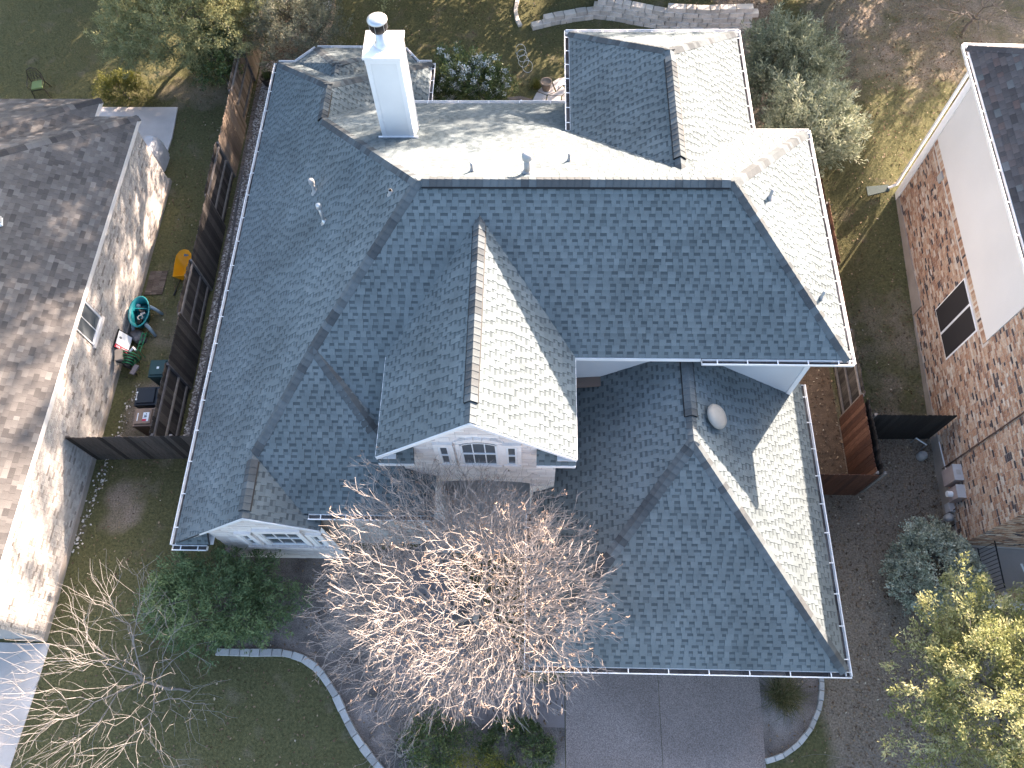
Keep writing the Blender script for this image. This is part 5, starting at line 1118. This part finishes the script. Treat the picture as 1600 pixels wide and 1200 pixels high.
def leafy(name, label, base, c, r, nspray, leaves, size, m_leaf, seed, cat="tree", slen=0.7, droop=0.0, width=0.35, group=None, trunk_r=0.09, zmin=-0.6, shell=0.45, spread=0.13, up=0.5, upto=(0.35, 1.0), branch_m=None, r0=0.008, smoothness=1.0):
    """tree or shrub: branch skeleton to spray origins, each spray a tapering plume of small leaves"""
    rng = np.random.default_rng(seed); pts = crown_points(c, r, nspray, rng, shell, zmin)
    top = np.array(base, float) * 0.5 + np.array(c) * 0.5; top[2] = max(base[2] + 0.2, c[2] - r[2] * 0.75)
    N, par = colonise(base, top, pts, rng, 0.14); thick, thin, R, child = skeleton_mesh(N, par, r0, 2.3, trunk_r)
    t = thing(name, label, cat, tuple(base), group); thick.raw(thin.v, thin.f, thin.t); obj("trunk" if cat == "tree" else "stem", thick, branch_m or M_BARK, t, True)
    cen = np.array(c) - np.array([0, 0, r[2] * 0.5]); d = pts - cen; d /= np.linalg.norm(d, axis=1, keepdims=True); d += rng.normal(size=d.shape) * 0.35; d[:, 2] += up - droop; d /= np.linalg.norm(d, axis=1, keepdims=True)
    n = nspray * leaves; id_ = np.repeat(np.arange(nspray), leaves); s = rng.random(n) ** 0.8
    L_ = (slen * rng.uniform(0.55, 1.25, nspray))[id_]
    P = pts[id_] + d[id_] * (s * L_ - 0.25 * L_)[:, None]; P[:, 2] -= droop * 0.4 * s * s * L_
    P += rng.normal(size=(n, 3)) * (spread * (1.15 - 0.85 * s) * np.sqrt(L_ / slen))[:, None]
    D = d[id_] * 0.8 + rng.normal(size=(n, 3)) * 0.6
    base_t = rng.uniform(*upto, nspray)[id_]; T = np.clip(base_t + rng.normal(size=n) * 0.16, 0, 1)
    P[:, 2] = np.maximum(P[:, 2], base[2] + 0.02)
    ln = size * rng.uniform(0.6, 1.4, n)
    me = leaf_mesh("crown", P - np.array(base), D, ln, ln * width, T, rng); o = put("crown" if cat == "tree" else "foliage", me, m_leaf, t); o["kind"] = "stuff"
    return t, pts
M_OLIVE = mat("olive_foliage", [(0.0, (0.085, 0.100, 0.048)), (0.5, (0.21, 0.225, 0.105)), (1.0, (0.35, 0.34, 0.17))], 0.7, transl=0.3)
M_GREYG = mat("grey_green_foliage", [(0.0, (0.060, 0.068, 0.050)), (0.6, (0.15, 0.16, 0.11)), (1.0, (0.24, 0.235, 0.165))], 0.7, transl=0.25)
M_DARKG = mat("dark_glossy_foliage", [(0.0, (0.034, 0.055, 0.022)), (0.6, (0.080, 0.120, 0.040)), (1.0, (0.18, 0.21, 0.075))], 0.4, spec=0.5, transl=0.15)
M_CEDAR = mat("cedar_foliage", [(0.0, (0.050, 0.085, 0.040)), (0.6, (0.12, 0.18, 0.080)), (1.0, (0.20, 0.26, 0.12))], 0.7, transl=0.15)
M_SAGE = mat("sage_foliage", [(0.0, (0.10, 0.12, 0.080)), (0.6, (0.25, 0.275, 0.185)), (1.0, (0.42, 0.42, 0.30))], 0.7, transl=0.25)
M_YELG = mat("yellow_green_foliage", [(0.0, (0.10, 0.12, 0.045)), (0.5, (0.27, 0.28, 0.11)), (1.0, (0.48, 0.46, 0.25))], 0.65, transl=0.35)
M_SILV = mat("silver_green_foliage", [(0.0, (0.12, 0.135, 0.095)), (0.6, (0.33, 0.36, 0.27)), (1.0, (0.54, 0.55, 0.45))], 0.6, transl=0.1)
M_LIMEG = mat("lime_groundcover", [(0.0, (0.050, 0.062, 0.015)), (1.0, (0.17, 0.17, 0.035))], 0.7, transl=0.3)

bare_tree("bare_tree", "dense bare tree with pale tangled twigs in front of the porch", (-1.40, 3.15, 0), (-1.40, 3.15, 1.9), (-1.58, 3.36, 4.75), (3.1, 2.85, 2.25), 6000, 4, M_TWIG, M_TWIG, 0.0046, 3, (0.12, 0.32), 0.07, -0.45, 0.40, expo=2.65, twr=0.85)
bare_tree("bare_tree", "grey leafless tree spreading over the front lawn beside the left house", (-9.15, 1.35, 0), (-9.75, 1.5, 1.5), (-9.95, 1.35, 3.0), (2.75, 2.6, 1.5), 430, 14, M_TWIGG, M_TWIGG, 0.0043, 1, (0.25, 0.6), 0.0, -0.5, 0.3, expo=2.55, twr=0.8)
bare_tree("bare_tree", "small grey leafless tree at the lower right below the driveway edging", (9.5, -0.45, 0), (9.4, -0.3, 0.8), (9.0, -0.1, 1.7), (2.2, 1.1, 1.0), 190, 15, M_TWIGG, M_TWIGG, 0.005, 1, (0.2, 0.5), 0.0, -0.6, 0.3)
bare_tree("bare_tree", "leafless tree at the back right corner behind the brick house", (16.3, 25.3, 0.9), (16.3, 25.1, 2.0), (15.3, 24.4, 2.8), (2.6, 1.8, 1.4), 330, 16, M_BARK, M_BARK, 0.006, 1, (0.2, 0.5), 0.0, -0.5, 0.3, rmax=0.2)

OL = "olive trees at the back left"
leafy("olive_tree", "feathery olive green tree over the left lawn behind the patio", (-13.9, 25.6, 0), (-13.3, 23.9, 2.7), (2.7, 1.9, 1.7), 800, 70, 0.115, M_OLIVE, 41, slen=0.75, group=OL, width=0.22)
leafy("olive_tree", "grey green loose tree between the fence and the bay roof", (-9.3, 26.4, 0), (-9.0, 24.5, 2.2), (1.65, 1.8, 1.4), 420, 60, 0.10, M_GREYG, 42, slen=0.6, group=OL, width=0.22)
leafy("olive_tree", "olive tree at the top edge left of the fence", (-12.0, 27.8, 0), (-11.6, 25.6, 2.8), (2.2, 1.7, 1.5), 520, 65, 0.115, M_OLIVE, 43, slen=0.7, group=OL, width=0.22)
leafy("laurel_bush", "dark glossy bush pressed against the left side of the board fence", (-12.2, 23.7, 0), (-12.15, 23.6, 1.5), (0.85, 1.1, 1.1), 150, 60, 0.09, M_DARKG, 44, "bush", slen=0.4, width=0.5, shell=0.6)
leafy("yellow_shrub", "low yellow green shrub on the lawn behind the left roof corner", (-16.0, 22.95, 0), (-16.0, 22.9, 0.4), (0.95, 0.75, 0.45), 120, 60, 0.07, M_LIMEG, 45, "bush", slen=0.35, shell=0.5, zmin=-0.3)
leafy("leaf_branch_tree", "tree branch with sunlit yellow leaf colour reaching in at the top behind the chimney", (-5.6, 30.0, 0), (-5.4, 26.0, 3.4), (1.15, 1.7, 0.8), 110, 60, 0.085, M_OLIVE, 46, slen=0.6, group=OL, upto=(0.6, 1.0))  # higher leaf tints paint the yellow sunlight on this branch
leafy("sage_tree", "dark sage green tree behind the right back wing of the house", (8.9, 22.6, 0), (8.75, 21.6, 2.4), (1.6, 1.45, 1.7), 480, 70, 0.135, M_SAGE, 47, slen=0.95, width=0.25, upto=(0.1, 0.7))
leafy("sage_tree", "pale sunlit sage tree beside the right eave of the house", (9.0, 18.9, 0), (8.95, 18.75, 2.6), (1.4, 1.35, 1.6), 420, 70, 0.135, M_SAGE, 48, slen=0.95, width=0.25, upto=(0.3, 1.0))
leafy("yellow_tree", "sunlit yellow green tree at the lower right corner", (11.0, 1.2, 0), (10.0, 1.15, 4.3), (2.0, 2.4, 1.8), 560, 100, 0.085, M_YELG, 49, slen=0.75, width=0.35, shell=0.4, upto=(0.3, 1.0))
leafy("cedar_shrub", "dark green cedar shrub below the front left gable", (-8.2, 3.6, 0), (-8.25, 3.5, 1.25), (1.95, 1.15, 1.1), 420, 70, 0.115, M_CEDAR, 50, "bush", slen=0.6, width=0.22, zmin=-0.8)
leafy("silver_shrub", "round grey green shrub beside the brick house porch", (11.15, 4.75, 0), (10.95, 4.75, 0.95), (1.05, 1.15, 1.0), 620, 45, 0.075, M_SILV, 51, "bush", slen=0.22, width=0.45, shell=0.8, up=0.2, spread=0.09)
t_, fp = leafy("flowering_bush", "dark leafy bush with clusters of white flowers behind the house", (-2.45, 22.6, 0), (-2.4, 22.3, 1.3), (1.45, 1.05, 1.15), 320, 70, 0.09, M_DARKG, 52, "bush", slen=0.42, width=0.5, zmin=-0.7)
rng = np.random.default_rng(53); sel = fp[rng.random(len(fp)) < 0.42]; sel = sel[(sel[:, 2] > 0.8)]
cl = np.repeat(sel, 46, 0) + rng.normal(size=(len(sel) * 46, 3)) * 0.055 + np.array([0, 0, 0.26])
o = put("blossom", leaf_mesh("blossom", cl - np.array((-2.45, 22.6, 0)), rng.normal(size=cl.shape), np.full(len(cl), 0.060), np.full(len(cl), 0.055), rng.random(len(cl)), rng), mat("white_blossom", [(0.0, (0.30, 0.33, 0.30)), (1.0, (0.75, 0.76, 0.74))], 0.7), t_); o["kind"] = "stuff"
leafy("front_shrub", "dark green clipped round shrub beside the front path", (-0.30, 0.15, 0), (-0.35, 0.1, 0.42), (0.85, 0.62, 0.5), 300, 60, 0.045, M_DARKG, 54, "bush", slen=0.16, width=0.5, shell=0.85, up=0.2, spread=0.06)
leafy("front_shrub", "loose green shrub at the bottom edge left of the path", (-2.35, 0.25, 0), (-2.35, 0.2, 0.55), (0.85, 0.65, 0.6), 130, 55, 0.07, M_DARKG, 55, "bush", slen=0.4, width=0.4)
leafy("flower_shrub", "pale flowering shrub at the bottom edge in front of the clipped shrub", (-1.35, -0.35, 0), (-1.3, -0.3, 1.15), (0.75, 0.30, 0.5), 60, 45, 0.05, M_LIMEG, 56, "bush", slen=0.25, width=0.5)
bare_tree("bare_bush", "small leafless bush by the end of the white lawn edging", (-3.35, -0.1, 0), (-3.3, 0.0, 0.35), (-3.3, 0.1, 0.75), (0.75, 0.55, 0.5), 90, 58, M_TWIG, M_TWIG, 0.006, 2, (0.1, 0.3), 0.1, -0.5, 0.3)
leafy("hedge", "dark hedge behind the stone retaining wall", (4.5, 29.0, 0.7), (4.5, 28.7, 1.0), (4.4, 0.9, 0.5), 420, 70, 0.08, M_DARKG, 57, "hedge", slen=0.4, width=0.45, shell=0.3)
leafy("corner_shrub", "low leafy shrub at the garage corner between path and roof", (0.45, 2.05, 0), (0.35, 2.05, 0.3), (0.55, 0.28, 0.28), 70, 45, 0.05, M_OLIVE, 59, "bush", slen=0.22)
leafy("fence_shrub", "small yellow green shrub behind the corner of the back lawn wall", (9.6, 27.9, 0.7), (9.7, 27.6, 1.6), (1.0, 0.8, 0.9), 120, 70, 0.08, M_OLIVE, 60, "bush", slen=0.5)
# spiky plant beside the pot, grass clump beside the driveway
def clump(name, label, x, y, n, h, spread, m, seed, cat):
    rng = np.random.default_rng(seed); a = rng.random(n) * 2 * math.pi; l = h * rng.uniform(0.6, 1.2, n); o0 = np.stack([0.12 * rng.normal(size=n) * spread * 2, 0.12 * rng.normal(size=n) * spread * 2, np.zeros(n)], 1); dr = np.stack([np.cos(a), np.sin(a), np.zeros(n)], 1); out = spread * rng.uniform(0.2, 1.0, n)
    V = []; K = 4; w = 0.007; side = np.stack([-np.sin(a), np.cos(a), np.zeros(n)], 1)
    for k in range(K + 1):
        t = k / K; c = o0 + dr * (out * t ** 1.3)[:, None] + np.array([0, 0, 1]) * (l * (t - 0.62 * t * t * np.minimum(1, out / h)))[:, None]; ww = w * (1 - 0.85 * t); V += [c - side * ww, c + side * ww]
    V = np.stack(V, 1); F = []
    for k in range(K): F.append(np.stack([np.arange(n) * 2 * (K + 1) + 2 * k + i for i in (0, 1, 3, 2)], 1))
    F = np.concatenate(F); T = np.tile(rng.random(n), K)
    me = mesh_np(name, V.reshape(-1, 3), F, T); o = put(name, me, m, None, (x, y, 0.0)); return tag(o, label, cat)
clump("grass_clump", "arching olive grass clump between driveway and white edging", 6.68, 1.55, 900, 0.65, 0.62, mat("clump_grass", [(0.0, (0.05, 0.055, 0.02)), (0.6, (0.12, 0.12, 0.05)), (1.0, (0.24, 0.19, 0.12))], 0.7, transl=0.2), 61, "grass clump")
clump("spiky_plant", "spiky yellow green plant beside the clay pot", 0.02, 23.55, 120, 0.5, 0.35, M_LIMEG, 62, "plant")
clump("pot_plant", "small green plant growing in the dark round pot", -10.55, 23.75, 120, 0.5, 0.22, M_DARKG, 63, "plant").location.z = 0.3

# trees standing behind the back lawns, outside the picture: they shade the yards and dapple the roofs
TB = "tall evergreen trees beyond the back lawns"
for i, (x, y, h, rr, lab) in enumerate([(-6.8, 28.8, 13.2, 3.5, "tall evergreen behind the bay at the back left"), (-2.6, 30.2, 15.2, 3.3, "tallest evergreen behind the chimney"), (-11.5, 31.5, 12.5, 3.4, "tall evergreen behind the end of the left fence"), (3.2, 30.4, 15.6, 3.0, "evergreen behind the middle of the retaining wall"), (7.4, 30.4, 16.0, 3.1, "evergreen behind the right end of the retaining wall"),
                                       (11.2, 31.4, 12.8, 3.2, "tall evergreen behind the right back corner"), (16.4, 31.0, 11.0, 3.0, "tall evergreen behind the brick house"), (-18.5, 31.0, 11.0, 3.4, "tall evergreen at the far left of the back lawns"), (-12.6, 35.0, 7.5, 3.2, "broad low evergreen behind the left lawn"), (0.4, 32.8, 9.0, 3.0, "broad evergreen behind the wire hoops"), (-4.2, 33.8, 7.0, 2.8, "broad low evergreen behind the chimney"), (-17.5, 36.0, 7.0, 3.0, "low evergreen behind the garden chair"), (22.6, 33.4, 6.8, 3.2, "tall evergreen far behind the brick house roof")]):
    z0 = float(gz(x, y)); low = -1 < x < 18 or h < 8; leafy("evergreen_tree", lab, (x, y, z0), (x, y, h * (0.54 if low else 0.745)), (rr, rr, h * (0.46 if low else 0.255)), 520 if low else 330, 62, 0.17, M_OLIVE, 70 + i, slen=1.1, group=TB, width=0.45, trunk_r=0.22, zmin=-0.85, shell=0.3, spread=0.24)

# ------------------------------------------------------------------ grass, fallen leaves, gravel
HOUSES = [[(-9.0, 4.95), (-5, 4.95), (0.5, 5.2), (0.45, 2.3), (6.95, 2.3), (6.95, 15), (5.45, 18.9), (1.4, 18.9), (-4.0, 18.2), (-4.1, 21.7), (-8.8, 21.7)], [(-30, 2.5), (-13.38, 2.5), (-13.38, 19.0), (-14.8, 19.6), (-30, 19.6)], [RP(-0.5, 0, 0)[:2], RP(11.7, 0, 0)[:2], RP(11.7, 14, 0)[:2], RP(-4, 14, 0)[:2], RP(-4, 0.2, 0)[:2]],
          [(-17.2, 18.0), (-13.9, 18.0), (-13.84, 22.45), (-17.0, 22.45)], [(0.93, -8), (6.0, -8), (6.15, 2.5), (0.93, 2.5)], [(-20, -8), (-13.9, -8), (-13.3, 2.5), (-20, 2.5)]]
BEDS = [EDGE_L + [(0.93, -1.4), (0.93, 1.9), (-0.1, 2.3), (-2.5, 5.4), (-5.2, 5.2), (-8.9, 5.6), (-8.9, 2.4)], [(6.14, 2.5), (6.02, -0.03)] + EDGE_R[::-1][1:] + [(7.78, 2.5)], [(-10.92, 8.2), (-8.6, 8.2), (-8.6, 25.2), (-11.15, 25.6), (-11.0, 18)], [(7.0, 7.2), (9.5, 7.2), (9.6, 20), (7.0, 20)], [(-0.2, 22.1), (1.7, 22.1), (1.7, 24.1), (0.3, 24.0)], [(-5.6, 18.2), (0.0, 18.2), (-0.1, 22.9), (-0.6, 23.1), (-3.6, 22.6), (-3.9, 20.7)], [(-8.5, 22.3), (-8.3, 30), (-11.0, 30), (-11.0, 22.3)]]
def scatter(n, box, rng, no=HOUSES, also=(), dens=None):
    X = rng.uniform(box[0], box[1], n); Y_ = rng.uniform(box[2], box[3], n); k = np.ones(n, bool)
    for p in list(no) + list(also): k &= ~inside_np(p, X, Y_)
    X, Y_ = X[k], Y_[k]
    if dens is not None: kk = rng.random(len(X)) < dens(X, Y_); X, Y_ = X[kk], Y_[kk]
    return X, Y_
rng = np.random.default_rng(90)
X1, Y1 = scatter(330000, (-24, 21, -1.5, 29.5), rng, also=BEDS, dens=lambda x, y: np.clip(1.0 - 1.0 * dirtmap(x, y) + 0.12 * np.sin(1.7 * x + 0.8 * y) * np.sin(1.3 * y - 0.5 * x), 0.04, 1))
n = len(X1); Z1_ = gz(X1, Y1); a = rng.random(n) * 6.283; h = rng.uniform(0.03, 0.10, n); lean = rng.normal(size=(n, 2)) * 0.035; w = rng.uniform(0.005, 0.012, n)
Pb = np.stack([X1, Y1, Z1_ - 0.005], 1); sd = np.stack([np.cos(a) * w, np.sin(a) * w, 0 * a], 1); tp = Pb + np.stack([lean[:, 0], lean[:, 1], h], 1)
cells = rng.random((400, 400)); cel2 = rng.random((400, 400))
clum = cells[(X1 * 4).astype(int) % 400, (Y1 * 4).astype(int) % 400] * 0.5 + cel2[(X1 * 1.7 + 0.3 * Y1).astype(int) % 400, (Y1 * 1.7).astype(int) % 400] * 0.5 - 0.5
h = h * (1 + 0.8 * clum); tp = Pb + np.stack([lean[:, 0], lean[:, 1], h], 1)
patch_sun = 0.45 + 0.5 * clum + 0.20 * np.sin(0.9 * X1 + 1.3 * np.sin(0.7 * Y1)) * np.sin(0.8 * Y1 + np.sin(1.1 * X1)) + 0.18 * ((X1 < -13) & (Y1 > 20)) + 0.2 * ((X1 > 8) & (Y1 > 12))  # last two terms paint the sunlit back left and right lawns yellower
me = mesh_np("grass", np.stack([Pb - sd, Pb + sd, tp], 1).reshape(-1, 3), np.arange(3 * n).reshape(n, 3), np.clip(patch_sun + rng.normal(size=n) * 0.2, 0, 1))
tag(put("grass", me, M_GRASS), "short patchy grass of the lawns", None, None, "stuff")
def flakes(name, label, X, Y_, size, m, rng, tint, zoff=0.0, flat=0.5, w=0.6):
    n = len(X); P = np.stack([X, Y_, gz(X, Y_) + zoff + rng.random(n) * 0.02], 1); D = rng.normal(size=(n, 3)); D[:, 2] *= flat * 0.5
    s = size * rng.uniform(0.6, 1.4, n); me = leaf_mesh(name, P, D, s, s * w, tint, rng); return tag(put(name, me, m), label, None, None, "stuff")
X2, Y2 = scatter(110000, (-14, 17, -1.5, 29), rng, dens=lambda x, y: np.clip(0.16 + 1.0 * np.clip(dirtmap(x, y) - 0.2, 0, 1) * (x > 6.9) + 0.5 * ((x < -8.4) & (x > -11.4) & (y > 21)), 0, 1))
flakes("leaf_litter", "small brown and pale fallen leaves scattered over the yards", X2, Y2, 0.072, M_LITTER, rng, np.clip(rng.normal(size=len(X2)) * 0.28 + 0.45, 0, 1), 0.012)
# gravel stones
X3 = rng.uniform(-10.86, -8.8, 21000); Y3 = rng.uniform(8.3, 25.0, 21000); n = len(X3); r = rng.uniform(0.018, 0.045, n); k8 = np.array([[1, 0, .25], [.6, .75, .35], [-.3, .9, .3], [-1, .1, .2], [-.5, -.8, .35], [.5, -.85, .25], [0.05, 0, .85]])
R_ = rng.random(n) * 6.283; ca, sa = np.cos(R_), np.sin(R_); kx = k8[:, 0][None] * ca[:, None] - k8[:, 1][None] * sa[:, None]; ky = (k8[:, 0][None] * sa[:, None] + k8[:, 1][None] * ca[:, None]); sq = rng.uniform(0.6, 1.0, n)[:, None]
V = np.stack([X3[:, None] + kx * r[:, None], Y3[:, None] + ky * r[:, None] * sq, 0.004 + k8[:, 2][None] * r[:, None]], -1).reshape(-1, 3); F = []
for i in range(6): F.append(np.stack([np.arange(n) * 7 + i, np.arange(n) * 7 + (i + 1) % 6, np.arange(n) * 7 + 6], 1))
me = mesh_np("gravel", V, np.concatenate(F), np.tile(np.clip(rng.normal(size=n) * 0.32 + 0.48, 0, 1), 6)); tag(put("gravel", me, M_GRAVEL), "brown and white river pebbles between fence and house", None, None, "stuff")
# pale rubble line along the left wall foot
X4 = -13.0 + 0.012 * 0 + rng.normal(size=220) * 0.08; Y4 = rng.uniform(5.0, 10.5, 220); X4 = X4 + 0.35 * (Y4 - 8) / 3; flakes("rubble", "line of pale stone chips in the grass along the left wall", X4, Y4, 0.075, M_RSTONE, rng, rng.random(220), 0.02, 0.8, 0.8)
